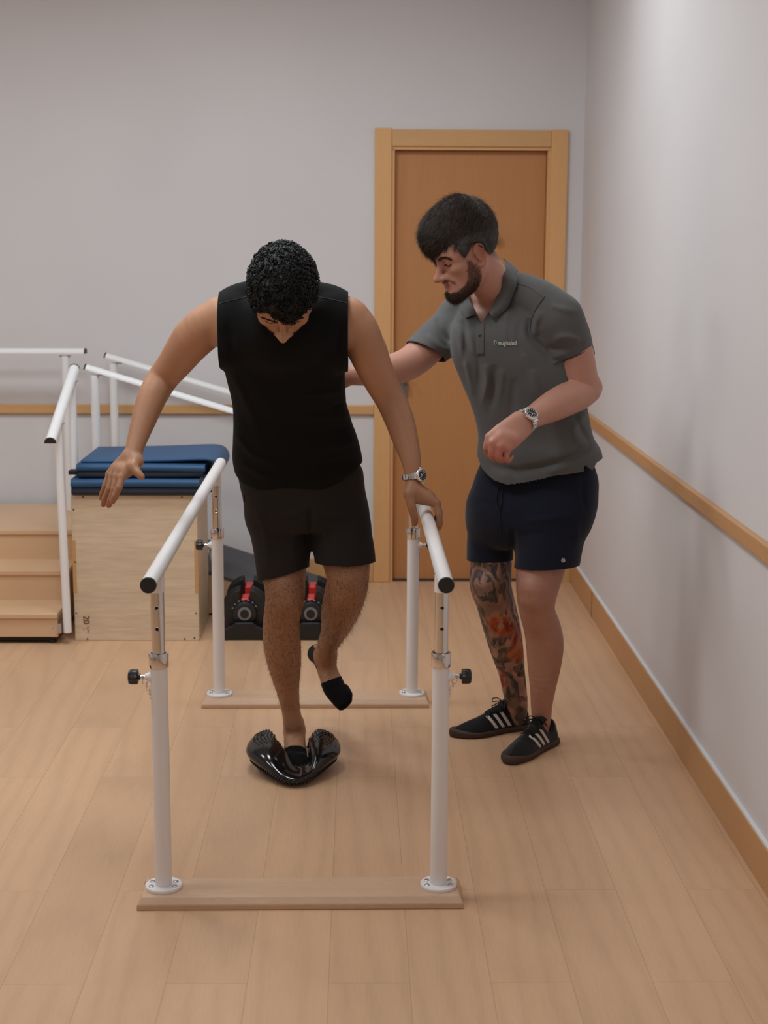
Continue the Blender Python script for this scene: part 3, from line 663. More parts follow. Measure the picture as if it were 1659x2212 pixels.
class Head:
    def __init__(s, C, yaw, pit, roll, sc): s.C = np.array(C); s.L, s.F, s.U = head_axes(yaw, pit, roll); s.A = np.array([s.L, s.F, s.U]); s.s = sc
    def w(s, x, y, z): return s.C+s.s*(x*s.L+y*s.F+z*s.U)
    def loc(s, P): return ((P-s.C)@s.A.T)/s.s
    def build(s, f, closed=.35, ear=1., jaw=1., nose=1., smile=0):
        S = s.s; E = lambda c, r, k=.01, op='u', A=None: f.ell(s.w(*c), np.array(r)*S, s.A if A is None else A, k*S, op)
        E((0, -.008, .034), (.0745, .096, .084)); E((0, .032, .030), (.063, .062, .060), .03)
        E((0, .035, -.045), (.056*jaw, .050, .062), .03)
        for m in (-1, 1):
            f.chain([s.w(m*.056*jaw, .005, -.040), s.w(m*.052*jaw, .022, -.068), s.w(m*.030*jaw, .064, -.096), s.w(m*.010, .080, -.104)], np.array([.018, .018, .016, .015])*S, k=.03*S)
            E((m*.043, .064, -.022), (.023, .019, .018), .025)
            f.chain([s.w(m*.052, .064, .012), s.w(m*.034, .082, .019), s.w(m*.012, .088, .014)], np.array([.008, .010, .009])*S, k=.018*S)
            E((m*.052, .035, .02), (.014, .03, .03), .03)
        E((0, .083, -.102), (.021, .017, .018), .02); E((0, .070, -.066), (.034, .024, .026), .03)
        for m in (-1, 1):
            E((m*.031, .096, -.003), (.0165, .013, .0115), .016, 's')
            E((m*.031, .0745, -.003), (.0135, .0140, .0125), .004)
            E((m*.031, .0765, .003), (.0155, .0135, .0085), .004)     # upper lid
        f.chain([s.w(0, .086, .010), s.w(0, .098, -.012), s.w(0, .113*nose, -.032), s.w(0, .1195*nose, -.0395)], np.array([.0075, .0080, .0095, .0105])*S, k=.014*S)
        for m in (-1, 1):
            E((m*.0120, .102, -.0435), (.0090, .0120, .0085), .014); E((m*.0070, .108, -.0535), (.0032, .005, .0038), .003, 's')
        E((0, .094, -.061), (.0225, .0085, .0062), .008); E((0, .0925, -.0755), (.019, .0085, .0065), .007)
        f.chain([s.w(-.023, .086, -.0680), s.w(-.01, .099, -.0672), s.w(0, .1015, -.0682), s.w(.01, .099, -.0672), s.w(.023, .086, -.0680)], np.array([.0012, .0020, .0022+.001*smile, .0020, .0012])*S, k=.003*S, op='s')
        E((0, .090, -.087), (.016, .006, .005), .006, 's')
        for m in (-1, 1):
            a = math.radians(12)*1; ax = np.array([s.L*1., s.F*math.cos(a)-s.U*math.sin(a), s.U*math.cos(a)+s.F*math.sin(a)])
            o = np.array([m*.0775, .002, -.004])
            lp = [(-.002, .014, -.030), (.006, .002, -.033), (.011, -.012, -.012), (.014, -.015, .010), (.012, -.008, .026), (.007, .006, .030), (.003, .016, .018), (.001, .017, .008)]
            f.chain([s.w(o[0]+m*p[0], o[1]+p[1]*.92, o[2]+p[2]) for p in lp], np.array([.0055, .0060, .0045, .0042, .0042, .0042, .0038, .003])*S*ear, k=.006*S)
            E((o[0]+m*.003, o[1]+.001, o[2]+.0), (.006, .013, .026), .006); E((o[0]+m*.011, o[1]+.004, o[2]+.001), (.006, .0075, .014), .005, 's')
            E((o[0]+m*.0045, o[1]+.013, o[2]-.004), (.005, .004, .006), .005)
            f.chain([s.w(o[0]+m*.008, o[1]-.008, o[2]-.012), s.w(o[0]+m*.0095, o[1]-.0095, o[2]+.004), s.w(o[0]+m*.008, o[1]-.002, o[2]+.017)], .0028*S, k=.004*S)
def hand(f, wrist, wdir, knuck, fingers, thumb, r=.0105, palm=.016, k=.012):
    """wrist point, direction across the wrist, 4 knuckles, finger chains (world points), thumb chain"""
    wrist = np.array(wrist); wd = unit(wdir); ks = [np.array(q) for q in knuck]
    for i, q in enumerate(ks):
        st = wrist+wd*(1.5-i)*.0125; mid = st*.45+q*.55
        f.chain([st, mid, q], [palm*1.15, palm, r*1.18], k=k)
    for i in range(3): f.chain([(wrist*.35+ks[i]*.65), (wrist*.35+ks[i+1]*.65)], palm*.95, k=k)
    for i, fg in enumerate(fingers):
        sc = (1, 1.03, .98, .86)[i]; P = [ks[i]]+[np.array(q) for q in fg]; n = len(P)
        f.chain(P, np.linspace(r*1.06, r*.80, n)*sc, k=.0035, sub=3)
        for q in P[1:-1]: f.ell(q, np.array([1, 1, 1])*r*.93*sc, None, .004)
    P = [np.array(q) for q in thumb]; f.chain([wrist+wd*.012]+P[:1], [palm*1.0, r*1.55], k=k); f.chain(P, np.linspace(r*1.45, r*.95, len(P)), k=.008, sub=3)
def nail(name, P, n, t, w, l, mat, par):
    n = unit(n); t = unit(np.array(t)-n*np.dot(t, n)); s = np.cross(n, t); V = []; 
    for j in range(7):
        for i in range(7):
            a = (i/6-.5)*2; b = (j/6-.5)*2; V.append(np.array(P)+s*a*w*math.sqrt(max(1-.35*b*b, 0))+t*b*l-n*a*a*w*.38)
    return mesh(name, V, [(j*7+i, j*7+i+1, (j+1)*7+i+1, (j+1)*7+i) for j in range(6) for i in range(6)], mat, par)
def skin(name, base, dark, hair=0., hs=60, red=(0, 0, 0, 1), tattoo=False):
    m = nmat(name, base, .48, spec=.38, sss=.12); g = NG(m); p = g.coord()
    n1 = g.noise(p, 7, 3, .6); c = g.ramp(n1, [(.3, mul(base, .93)), (.7, mul(base, 1.05))])
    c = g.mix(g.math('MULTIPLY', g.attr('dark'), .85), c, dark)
    c = g.mix(g.attr('red'), c, red)
    n2 = g.noise(g.coord((1, 1, .25)), 420, 2, .7, 1.); hm = g.math('MULTIPLY', g.math('MULTIPLY', g.math('GREATER_THAN', n2, .60), g.attr('hairy')), hair)
    c = g.mix(hm, c, srgb(30, 20, 16))
    bn = g.ramp(g.noise(p, 420, 2, .7), [(.35, G(.55)), (.65, G(1))]); c = g.mix(g.math('MULTIPLY', g.attr('beard'), bn), c, srgb(44, 31, 24))
    c = g.mix(g.attr('lip'), c, srgb(156, 92, 84))
    if tattoo:
        v = g.coord((1, 1, .62)); vo = g.n('ShaderNodeTexNoise'); vo.inputs['Scale'].default_value = 9; vo.inputs['Detail'].default_value = 2; g.l(v, vo.inputs['Vector'])
        dv = g.n('ShaderNodeVectorMath'); dv.operation = 'MULTIPLY_ADD'; g.l(vo.outputs['Color'], dv.inputs[0]); dv.inputs[1].default_value = (.16, .16, .16); g.l(v, dv.inputs[2])
        wv = g.n('ShaderNodeTexWave'); wv.wave_type = 'BANDS'; wv.bands_direction = 'DIAGONAL'; wv.inputs['Scale'].default_value = 11; wv.inputs['Distortion'].default_value = 6; wv.inputs['Detail'].default_value = 1.5; wv.inputs['Detail Scale'].default_value = 1.2
        g.l(dv.outputs[0], wv.inputs['Vector']); nz = g.noise(dv.outputs[0], 26, 2, .5)
        lines = g.ramp(wv.outputs['Fac'], [(.36, G(0)), (.42, G(1))]); blot = g.ramp(nz, [(.40, G(0)), (.43, G(1))])
        ink = g.math('MULTIPLY', lines, blot); ink2 = g.ramp(g.noise(dv.outputs[0], 60, 2), [(.45, G(.35)), (.6, G(1))]); ink = g.math('MULTIPLY', ink, g.math('ADD', .45, g.math('MULTIPLY', ink2, .5)))
        tone = g.ramp(g.noise(v, 12, 2), [(.40, srgb(26, 28, 30)), (.52, srgb(44, 52, 44)), (.62, srgb(48, 44, 54))])
        wash = g.math('MULTIPLY', g.ramp(g.noise(v, 16, 2), [(.40, G(0)), (.58, G(.75))]), g.attr('tattoo'))
        c = g.mix(wash, c, srgb(104, 84, 72))
        oc = g.ramp(nz, [(.38, srgb(128, 46, 24)), (.50, srgb(190, 82, 36)), (.60, srgb(196, 120, 56))]); om = g.math('MULTIPLY', g.attr('orange'), g.ramp(g.noise(dv.outputs[0], 34, 2), [(.40, G(0)), (.47, G(1))]))
        c = g.mix(om, c, oc); ink = g.math('MULTIPLY', ink, g.math('SUBTRACT', 1, g.math('MULTIPLY', g.attr('orange'), .75)))
        c = g.mix(g.math('MULTIPLY', ink, g.attr('tattoo')), c, tone)
    g.col(c); b = g.noise(p, 260, 2); g.bump(b, .10, .0006); return m
def cloth(name, c, rough=.85, weave=900, sheen=.15, wr=.25, var=.06):
    m = nmat(name, c, rough, spec=.2); m.node_tree.nodes['Principled BSDF'].inputs['Sheen Weight'].default_value = sheen
    g = NG(m); n = g.noise(g.coord(), 9, 3, .6); g.col(g.ramp(n, [(.3, mul(c, 1-var)), (.7, mul(c, 1+var))]))
    n2 = g.noise(g.coord(), weave, 2); n3 = g.noise(g.coord((1, 1, .45)), 14, 3, .5, .6)
    g.bump(g.math('ADD', g.math('MULTIPLY', n2, .06), n3), wr, .006); return m
def fold(s, L, A, wd, dirv=(0, 1, 0), lo=(-9, -9, -9), hi=(9, 9, 9)):
    """ridge (A>0) or crease (A<0) along the polyline L of (px,py,Y); distance measured across the viewing depth"""
    P, _ = catmull(pts(L), None, 4) if len(L) > 2 else (pts(L), None)
    P = P.astype(np.float32); n = np.array(unit(dirv), np.float32); Yc = float(P[:, 1].mean())
    nP = len(P)-1
    def fn(Q):
        best = None; uu = None
        for si, (a, b) in enumerate(zip(P[:-1], P[1:])):
            ba = (b-a)-n*((b-a)@n); q = Q-a; q = q-(q@n)[:, None]*n; t = np.clip((q@ba)/((ba@ba)+1e-9), 0, 1); v = q-t[:, None]*ba; l = (v*v).sum(1)
            u_ = (si+t)/nP; uu = u_ if best is None else np.where(l < best, u_, uu); best = l if best is None else np.minimum(best, l)
        best = best*(1+.25*np.sin(uu*9+A*900)); A_ = A*np.sqrt(np.sin(np.pi*np.clip(uu, .0, 1))+1e-6)**1.3
        e = smask(-((Q-P.mean(0))@n), -.12, -.06)   # only on the side that faces -n
        return -A_*np.exp(-best/(wd*wd))*e
    m = 3*wd; s.func(fn, P.min(0)-m-np.abs(n)*.25, P.max(0)+m+np.abs(n)*.25, 'f', .01)
def poly_sd(poly):
    """signed distance (px) to polygon, negative inside"""
    Q = np.array(poly, float)
    def fn(p):
        d = None; ins = np.zeros(len(p), bool)
        for i in range(len(Q)):
            a, b = Q[i], Q[(i+1) % len(Q)]; ba = b-a; q = p-a; t = np.clip((q@ba)/(ba@ba), 0, 1); l = np.linalg.norm(q-t[:, None]*ba, axis=1); d = l if d is None else np.minimum(d, l)
            c = ((a[1] > p[:, 1]) != (b[1] > p[:, 1])) & (p[:, 0] < (b[0]-a[0])*(p[:, 1]-a[1])/((b[1]-a[1]) if abs(b[1]-a[1]) > 1e-9 else 1e-9)+a[0]); ins ^= c
        return np.where(ins, -d, d)
    return fn
def bvh(V, F): return BVHTree.FromPolygons([tuple(v) for v in V], [tuple(int(i) for i in f) for f in F])
def cast(tree, px, py, off=.001, Yd=None):
    d = at(px, py, 5)-CAM; d /= np.linalg.norm(d); h = tree.ray_cast(Vector(CAM), Vector(d))
    if h[0] is None: return at(px, py, Yd) if Yd else None
    return np.array(h[0])-d*off
def ribbon(tree, name, left, right, mat, par, off=.002, th=.0015, nu=24, nv=5, Yd=None, **kw):
    """surface strip on top of a garment between two px polylines"""
    def res(L):
        P, _ = catmull(np.array(L, float), None, 6) if len(L) > 2 else (np.array(L, float), None); s = np.r_[0, np.cumsum(np.linalg.norm(np.diff(P, axis=0), axis=1))]
        t = np.linspace(0, s[-1], nu); return np.stack([np.interp(t, s, P[:, 0]), np.interp(t, s, P[:, 1])], 1)
    A, B = res(left), res(right); V = []; last = None
    for i in range(nu):
        for j in range(nv):
            q = A[i]+(B[i]-A[i])*j/(nv-1); p = cast(tree, q[0], q[1], off, Yd); last = p if p is not None else last; V.append(last)
    F = [(i*nv+j, i*nv+j+1, (i+1)*nv+j+1, (i+1)*nv+j) for i in range(nu-1) for j in range(nv-1)]
    o = mesh(name, V, F, mat, par, True, **kw); m = o.modifiers.new('t', 'SOLIDIFY'); m.thickness = th; m.offset = 0; return o
def garment(name, V, F, mat, par, th=.003, **kw):
    o = mesh(name, V, F, mat, par, True, **kw); m = o.modifiers.new('thickness', 'SOLIDIFY'); m.thickness = th; m.offset = -1; m.use_rim = True; return o
def watch(par, C, axis, out, r1, r2, face_r=.0195, tilt=0):
    """axis: along forearm, out: direction the dial faces; r1 half width of wrist across, r2 half depth"""
    ax = unit(axis); o_ = unit(np.array(out)-ax*np.dot(out, ax)); sd = np.cross(ax, o_); C = np.array(C)
    W_ = MB(); n = 22
    root = mesh('wristwatch', *(lambda b: (b.V, b.F))(MB().lathe([(0, 0), (face_r*.96, 0), (face_r*1.04, .002), (face_r*1.04, .0065), (face_r*.97, .0085), (face_r*.80, .0095), (face_r*.80, .0088), (0, .0088)], C+o_*r2, o_, 32)), M['chrome2'], par, True, autos=35, label='steel wristwatch with black dial on a link bracelet')
    ring_ = []
    for i in range(n):
        a = 2*math.pi*i/n; d = o_*math.cos(a)+sd*math.sin(a); rr = 1/math.sqrt((math.cos(a)/r2)**2+(math.sin(a)/r1)**2)
        if abs(((a+math.pi) % (2*math.pi))-math.pi) < .42: continue
        t = -o_*math.sin(a)*r2+sd*math.cos(a)*r1; L = np.linalg.norm(t)*2*math.pi/n*.47; t = unit(t); c = C+d*(rr+.0015); w_ = .0085 if abs(math.cos(a)) > .6 and math.cos(a) > 0 else .0075; nn = unit(np.cross(t, ax)); nn = nn if nn@d > 0 else -nn
        W_.add([c+t*L*x+ax*w_*y+nn*.0016*z for x in (-1, 1) for y in (-1, 1) for z in (-1, 1)], [(0, 1, 3, 2), (4, 6, 7, 5), (0, 4, 5, 1), (2, 3, 7, 6), (0, 2, 6, 4), (1, 5, 7, 3)])
        W_.add([c+t*L*1.0*x+ax*w_*.4*y+nn*.0021*z for x in (-1, 1) for y in (-1, 1) for z in (-1, 1)], [(0, 1, 3, 2), (4, 6, 7, 5), (0, 4, 5, 1), (2, 3, 7, 6), (0, 2, 6, 4), (1, 5, 7, 3)])
    for sg in (-1, 1):   # lugs
        c = C+o_*(r2+.001)+sd*sg*face_r*.98; W_.add([c+sd*.006*x+ax*.009*y+o_*(.0035 if x*sg < 0 else .0015)*z for x in (-1, 1) for y in (-1, 1) for z in (-1, 1)], [(0, 1, 3, 2), (4, 6, 7, 5), (0, 4, 5, 1), (2, 3, 7, 6), (0, 2, 6, 4), (1, 5, 7, 3)])
    bevel(W_.build('bracelet', M['chrome2'], root), .0005, 1)
    b = MB().lathe([(0, 0), (face_r*.80, 0), (face_r*.80, .0004), (0, .0004)], C+o_*(r2+.0089), o_, 32); b.build('dial', nmat('watch_dial', srgb(22, 22, 24), .18), root, True, autos=35)
    b = MB(); z0 = C+o_*(r2+.0096)
    for i in range(12):
        a = 2*math.pi*i/12; d = ax*math.cos(a)+sd*math.sin(a); t = np.cross(o_, d); ln = .0022; wd_ = .0006
        b.add([z0+d*(face_r*.66+x*ln)+t*y*wd_+o_*z*.0002 for x in (-1, 1) for y in (-1, 1) for z in (-1, 1)], [(0, 1, 3, 2), (4, 6, 7, 5), (0, 4, 5, 1), (2, 3, 7, 6), (0, 2, 6, 4), (1, 5, 7, 3)])
    for a, ln, wd_ in ((.9, .0095, .0008), (2.3, .0070, .001), (4.0, .011, .0004)):
        d = ax*math.cos(a)+sd*math.sin(a); t = np.cross(o_, d)
        b.add([z0+o_*.0003+d*x*ln+t*y*wd_+o_*z*.0002 for x in (-.1, 1) for y in (-1, 1) for z in (-1, 1)], [(0, 1, 3, 2), (4, 6, 7, 5), (0, 4, 5, 1), (2, 3, 7, 6), (0, 2, 6, 4), (1, 5, 7, 3)])
    b.build('markers_and_hands', nmat('watch_lume', srgb(215, 215, 210), .4), root)
    b = MB().lathe([(0, 0), (.0025, 0), (.0028, .003), (0, .0032)], C+o_*(r2+.0045)-ax*face_r*1.02, -ax, 14); b.build('crown', M['chrome2'], root, True)
    return root
M['chrome2'] = nmat('brushed_steel', (.78, .77, .75, 1), .22, 1)
M['hair'] = nmat('black_hair', srgb(9, 8, 8), .5, spec=.35)
def hairmat(name, a, b, rough=.5):
    m = nmat(name, a, rough, spec=.45); g = NG(m); n = g.noise(g.coord(), 120, 2, .6); g.col(g.ramp(n, [(.35, a), (.7, b)])); return m

# ================================================================== the man in the black tank top
P1 = empty('person', at(632, 1590, 4.5)*[1, 1, 0], 'curly-haired man in black sleeveless top balancing on the cushion, gripping a bar, head bowed', 'person')
Hd = Head(at(612, 634, 4.06), 0, 57, 0, 1.0)
def sec(y, l, r, Y, hd, yaw=0., dh=0.):
    c = at((l+r)/2, y, Y); p = (r-l)/2*mpp((l+r)/2, y, Y); a = math.radians(yaw); k = hd
    hw = math.sqrt(max(p*p-(k*math.sin(a))**2, 1e-4))/math.cos(a)
    return (c[2], c[0], c[1], hw+dh, k+dh, a)
TS1 = [(1085, 524, 788, 4.46, .120), (1050, 517, 787, 4.45, .120), (1000, 504, 784, 4.42, .118), (950, 503, 773, 4.38, .115), (905, 504, 758, 4.35, .113), (865, 501, 748, 4.31, .115), (800, 486, 746, 4.26, .122), (740, 480, 748, 4.22, .122), (690, 482, 744, 4.20, .108), (655, 500, 724, 4.19, .085)]
B = SDF()
B.loft([sec(*t, dh=-.016) for t in TS1], k=.03)
limb(B, [(478, 676, 4.20, .045), (520, 655, 4.20, .040), (575, 648, 4.19, .045), (612, 646, 4.17, .050), (650, 648, 4.19, .045), (705, 655, 4.20, .040), (748, 676, 4.20, .045)], k=.03)
for a in (492, 736): B.ell(at(a, 708, 4.19), (.055, .058, .062), None, .03)
B.chain([at(612, 655, 4.20), Hd.w(0, -.03, -.07), Hd.w(0, -.02, -.03)], [.062, .058, .055], k=.03)
Hd.build(B)
armR = [(474, 690, 4.20, .058), (440, 711, 4.215, .0605), (402, 752, 4.25, .0535), (375, 788, 4.285, .0475), (352, 817, 4.30, .0445), (330, 855, 4.27, .0420), (313, 900, 4.235, .0365), (298, 945, 4.195, .0290), (290, 972, 4.17, .0255), (286, 990, 4.155, .0250)]
armL = [(756, 690, 4.20, .058), (777, 722, 4.21, .0585), (799, 775, 4.24, .0510), (820, 820, 4.265, .0470), (843, 862, 4.275, .0440), (862, 905, 4.255, .0425), (876, 950, 4.23, .0370), (887, 990, 4.205, .0295), (891, 1014, 4.195, .0255), (892, 1030, 4.19, .0250)]
limb(B, armR, .012); limb(B, armL, .012)
limb(B, [(412, 728, 4.235, .046), (392, 764, 4.262, .042), (372, 792, 4.28, .034)], .02); limb(B, [(800, 760, 4.235, .044), (812, 795, 4.25, .041), (826, 830, 4.265, .033)], .02)
# legs
limb(B, [(600, 1090, 4.45, .078), (606, 1150, 4.45, .078), (612, 1220, 4.43, .070), (615, 1262, 4.405, .0625), (615, 1295, 4.40, .0590), (608, 1340, 4.425, .0555), (609, 1385, 4.45, .0580), (614, 1432, 4.47, .0525), (620, 1480, 4.495, .0385), (627, 1525, 4.52, .0300), (633, 1562, 4.53, .0310)], .012)
limb(B, [(612, 1272, 4.37, .036), (616, 1298, 4.362, .034)], .025)          # kneecap
limb(B, [(724, 1090, 4.45, .076), (737, 1150, 4.42, .080), (748, 1210, 4.39, .072), (751, 1250, 4.375, .0635), (745, 1285, 4.40, .0630), (733, 1325, 4.50, .0570), (722, 1362, 4.61, .0425), (708, 1395, 4.70, .0340), (704, 1418, 4.735, .0330)], .012)
limb(B, [(758, 1255, 4.345, .036), (762, 1272, 4.35, .030)], .03)
for s_ in (0,):
    # foot on the cushion: toes towards the camera
    B.chain([at(636, 1563, 4.555), at(636, 1588, 4.59)], [.031, .034], k=.02)
    B.chain([at(636, 1583, 4.55), at(637, 1608, 4.50), at(640, 1636, 4.45), at(644, 1656, 4.405)], [.034, .034, .033, .024], k=.02, flat=((0, -.35, 1), 1.35))
    B.chain([at(625, 1640, 4.43), at(632, 1662, 4.39)], [.020, .014], k=.012); B.chain([at(650, 1642, 4.42), at(653, 1668, 4.375)], [.022, .017], k=.012)
    # hanging foot
    B.chain([at(704, 1412, 4.745), at(685, 1412, 4.79)], [.033, .031], k=.02)
    B.chain([at(700, 1420, 4.755), at(709, 1452, 4.735), at(722, 1486, 4.70), at(735, 1510, 4.675)], [.0335, .033, .036, .027], k=.022, flat=((.2, -.95, .3), 1.45))
    for a, b, r_ in (((741, 1497, 4.68), (752, 1512, 4.66), .0125), ((735, 1503, 4.675), (744, 1521, 4.655), .0115), ((728, 1506, 4.675), (736, 1526, 4.655), .0115), ((745, 1488, 4.685), (753, 1499, 4.665), .0115)):
        B.chain([at(*a), at(*b)], [r_+.002, r_], k=.014)
# hands
hand(B, at(286, 992, 4.15), (.80, -.45, -.30), pts([(263, 1031, 4.105), (252, 1028, 4.12), (243, 1027, 4.142), (236, 1024, 4.165)]),
     [pts([(257, 1053, 4.09), (249, 1072, 4.092), (243, 1084, 4.10)]), pts([(246, 1056, 4.105), (239, 1079, 4.108), (235, 1092, 4.115)]), pts([(235, 1056, 4.128), (227, 1077, 4.133), (223, 1090, 4.142)]), pts([(227, 1049, 4.158), (221, 1066, 4.166), (219, 1077, 4.172)])],
     pts([(286, 1008, 4.115), (298, 1022, 4.098), (306, 1030, 4.092)]), r=.0098, palm=.0155)
hy = .0205
gk = [(941, 1087, 4.160), (943, 1086, 4.1815), (942, 1085, 4.203), (938, 1085, 4.223)]
gf = [pts([(948, 1112, 4.152), (950, 1129, 4.152), (948, 1141, 4.155)])]+[pts([(950-i, 1109-i, 4.155+hy*i), (950-2*i, 1124-2*i, 4.155+hy*i), (943-2*i, 1133-3*i, 4.156+hy*i)]) for i in (1, 2, 3)]
hand(B, at(892, 1050, 4.186), (-.2, -.97, 0), pts(gk), gf, pts([(884, 1066, 4.150), (889, 1094, 4.140), (895, 1115, 4.142), (896, 1130, 4.146)]), r=.0100, palm=.0155)
B.chain([at(890, 1072, 4.16), at(905, 1080, 4.165), at(925, 1082, 4.165)], [.014, .013, .013], k=.012)
VB, FB = B.mesh(.0027)
HL = Hd.loc(VB)
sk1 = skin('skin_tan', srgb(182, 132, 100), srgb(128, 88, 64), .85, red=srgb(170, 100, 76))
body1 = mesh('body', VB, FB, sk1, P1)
pj = proj(VB)
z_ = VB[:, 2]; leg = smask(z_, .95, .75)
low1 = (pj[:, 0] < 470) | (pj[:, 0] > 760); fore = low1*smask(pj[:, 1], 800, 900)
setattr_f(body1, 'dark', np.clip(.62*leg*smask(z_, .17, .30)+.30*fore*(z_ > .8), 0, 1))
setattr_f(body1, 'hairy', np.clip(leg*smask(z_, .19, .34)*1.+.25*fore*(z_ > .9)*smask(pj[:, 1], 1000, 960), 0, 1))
tipd = np.minimum(np.linalg.norm(pj-[232, 1088], axis=1), np.linalg.norm(pj-[897, 1134], axis=1))
setattr_f(body1, 'red', np.clip(.45*np.exp(-(tipd/22)**2), 0, 1)*(z_ > .6))
setattr_f(body1, 'lip', np.zeros(len(VB)))
# hair
HS = SDF(); Hd.build(HS)
def headfield(Hs): return lambda P: Hs.eval(P, P.min(0), P.max(0), margin=.12)
Cp = SDF()
Cp.ell(Hd.w(0, -.008, .036), np.array([.0925, .114, .101])*1., Hd.A, .01); Cp.ell(Hd.w(0, .035, .04), (.078, .070, .066), Hd.A, .02)
Cp.func(lambda P: (noise3(P, 330, 5)*.0022+noise3(P, 170, 8)*.0026).astype(np.float32))
VH, FH = Cp.mesh(.003)
hlc = np.array([(520, 640), (540, 660), (552, 674), (566, 678), (578, 676), (592, 688), (606, 696), (618, 701), (634, 697), (648, 689), (660, 674), (672, 666), (684, 650), (705, 630)], float)
def hl1(P):
    q = proj(P); return (q[:, 1]-np.interp(q[:, 0], hlc[:, 0], hlc[:, 1]))*.0013
VH, FH = clip(VH, FH, hl1)
hair1 = mesh('hair', VH, FH, M['hair'], P1)
p_, n_ = sample(VH, FH, 2600); 
S_ = 13; tt = np.linspace(0, 1, S_)[None, :, None]
a1 = np.cross(n_, RNG.normal(size=n_.shape)); a1 /= np.linalg.norm(a1, axis=1)[:, None]; a2 = np.cross(n_, a1); ph = RNG.random((len(p_), 1, 1))*6.28; rr = (.0028+.0022*RNG.random((len(p_), 1, 1)))
tw = 6.28*(1.15+.5*RNG.random((len(p_), 1, 1)))
curl = p_[:, None]+rr*(np.cos(ph+tw*tt)*a1[:, None]*(1)+np.sin(ph+tw*tt)*(a2[:, None]*.55+n_[:, None]*.85))+n_[:, None]*(.001+tt*.002)+a2[:, None]*(tt-.5)*.005
okc = hl1(curl[:, -1]) < .004; curl = curl[okc]
V, F = strands(curl, .00095, 4, False); mesh('hair_curls', V, F, M['hair'], P1)
# brows and lashes
def brow(Hd, body_tree, side, mat, par, pts_l, n, ln, rad_, name='eyebrow', dirl=(.8, 0, .25), spread=.0018):
    L_, _ = catmull(np.array(pts_l, float), None, 8); idx = RNG.random(n)*(len(L_)-1.001); i0 = idx.astype(int); f_ = (idx-i0)[:, None]; q = L_[i0]*(1-f_)+L_[i0+1]*f_
    out = []
    for a in q:
        a = a+RNG.normal(size=3)*[.001, 0, spread]; w_ = Hd.w(side*a[0], .20, a[2]); d = -Hd.F; h = body_tree.ray_cast(Vector(w_), Vector(d))
        if h[0] is None: continue
        nn = np.array(h[1]); dv = Hd.L*side*dirl[0]+Hd.U*dirl[2]+Hd.F*dirl[1]; dv = unit(dv-nn*(dv@nn)); base_ = np.array(h[0]); out.append([base_+dv*ln*t+nn*(.0004+.0012*t*(1-t)*2) for t in np.linspace(0, 1, 4)])
    V, F = strands(np.array(out), rad_, 3); return mesh(name, V, F, mat, par)
T1 = bvh(VB, FB)
for sd in (-1, 1):
    brow(Hd, T1, sd, M['hair'], P1, [(.012, 0, .016), (.026, 0, .0215), (.042, 0, .019), (.053, 0, .010)], 260, .006, .00035)
    brow(Hd, T1, sd, M['hair'], P1, [(.018, 0, -.007), (.026, 0, -.0095), (.036, 0, -.0095), (.046, 0, -.005)], 70, .006, .0003, 'eyelashes', (.1, .9, -.5), .0003)
# beard
mk = ((HL[:, 2] < -.052) & (HL[:, 1] > .0) & (np.abs(HL[:, 0]) < .085) & ((HL[:, 2] < -.085) | (np.abs(HL[:, 0]) > .026) | (HL[:, 2] > -.056) | (HL[:, 2] < -.0815)) & (HL[:, 2] > -.125) & (HL[:, 1] > .02-.5*(HL[:, 2]+.05)))
V, F = submesh(VB, FB, mk, .0012); bm_ = nmat('beard_stubble', srgb(34, 27, 23), .7)
if len(V):
    mesh('beard', V, F, bm_, P1); p_, n_ = sample(V, F, 2500); dv = n_*.5-Hd.U*.7; st_ = p_[:, None]+dv[:, None]*np.linspace(0, .006, 4)[None, :, None]; V, F = strands(st_, .0003, 3); mesh('beard_hairs', V, F, M['hair'], P1)
# fine hair on the shins and calves
legm = ((leg > .9) & (z_ > .16) & (z_ < .62)).astype(float); p_, n_ = sample(VB, FB, 5200, legm)
dv = n_*.55+np.array([0, 0, -1.])*.8+RNG.normal(size=p_.shape)*.35; cv = RNG.normal(size=p_.shape)*.15
t4 = np.linspace(0, 1, 4)[None, :, None]; ln = .007+.006*RNG.random((len(p_), 1, 1)); st_ = p_[:, None]+(dv[:, None]*t4+cv[:, None]*t4*t4)*ln
V, F = strands(st_, .00022, 3); mesh('leg_hair', V, F, M['hair'], P1)
# socks: low liners that cover toes, sole and heel
def sockmask(front, heel): return lambda: None
pf = proj(VB)
d1 = (np.linalg.norm(VB-at(640, 1620, 4.45), axis=1) < .22) & (VB[:, 2] < .14)
c1_ = plane(at(633, 1619, 4.475), (0, -.80, -.55))(VB); ins1 = (c1_ > 0)
hee = at(636, 1590, 4.56); s1 = d1 & (ins1 | (VB[:, 2] < hee[2]-.012))
V, F = submesh(VB, FB, s1, .0012); black_sock = cloth('black_sock', srgb(14, 14, 15), .95, 1500, .05, .05); mesh('sock', V, F, black_sock, P1)
d2 = (np.linalg.norm(VB-at(716, 1465, 4.72), axis=1) < .20) & (VB[:, 2] > .05) & (pf[:, 0] > 640) & (pf[:, 1] > 1380)
# sock front line through (698,1474)-(737,1459); heel and sole side to the left/back
c2_ = pf[:, 1]-(1474+(pf[:, 0]-698)*(-15/39)); sole = (VB-at(705, 1440, 4.76))@unit((-.38, .90, -.20)); s2 = d2 & ((c2_ > 0) | (sole > -.013)) & (VB[:, 2] < at(680, 1395, 4.78)[2])
V, F = submesh(VB, FB, s2, .0012); mesh('sock', V, F, black_sock, P1)
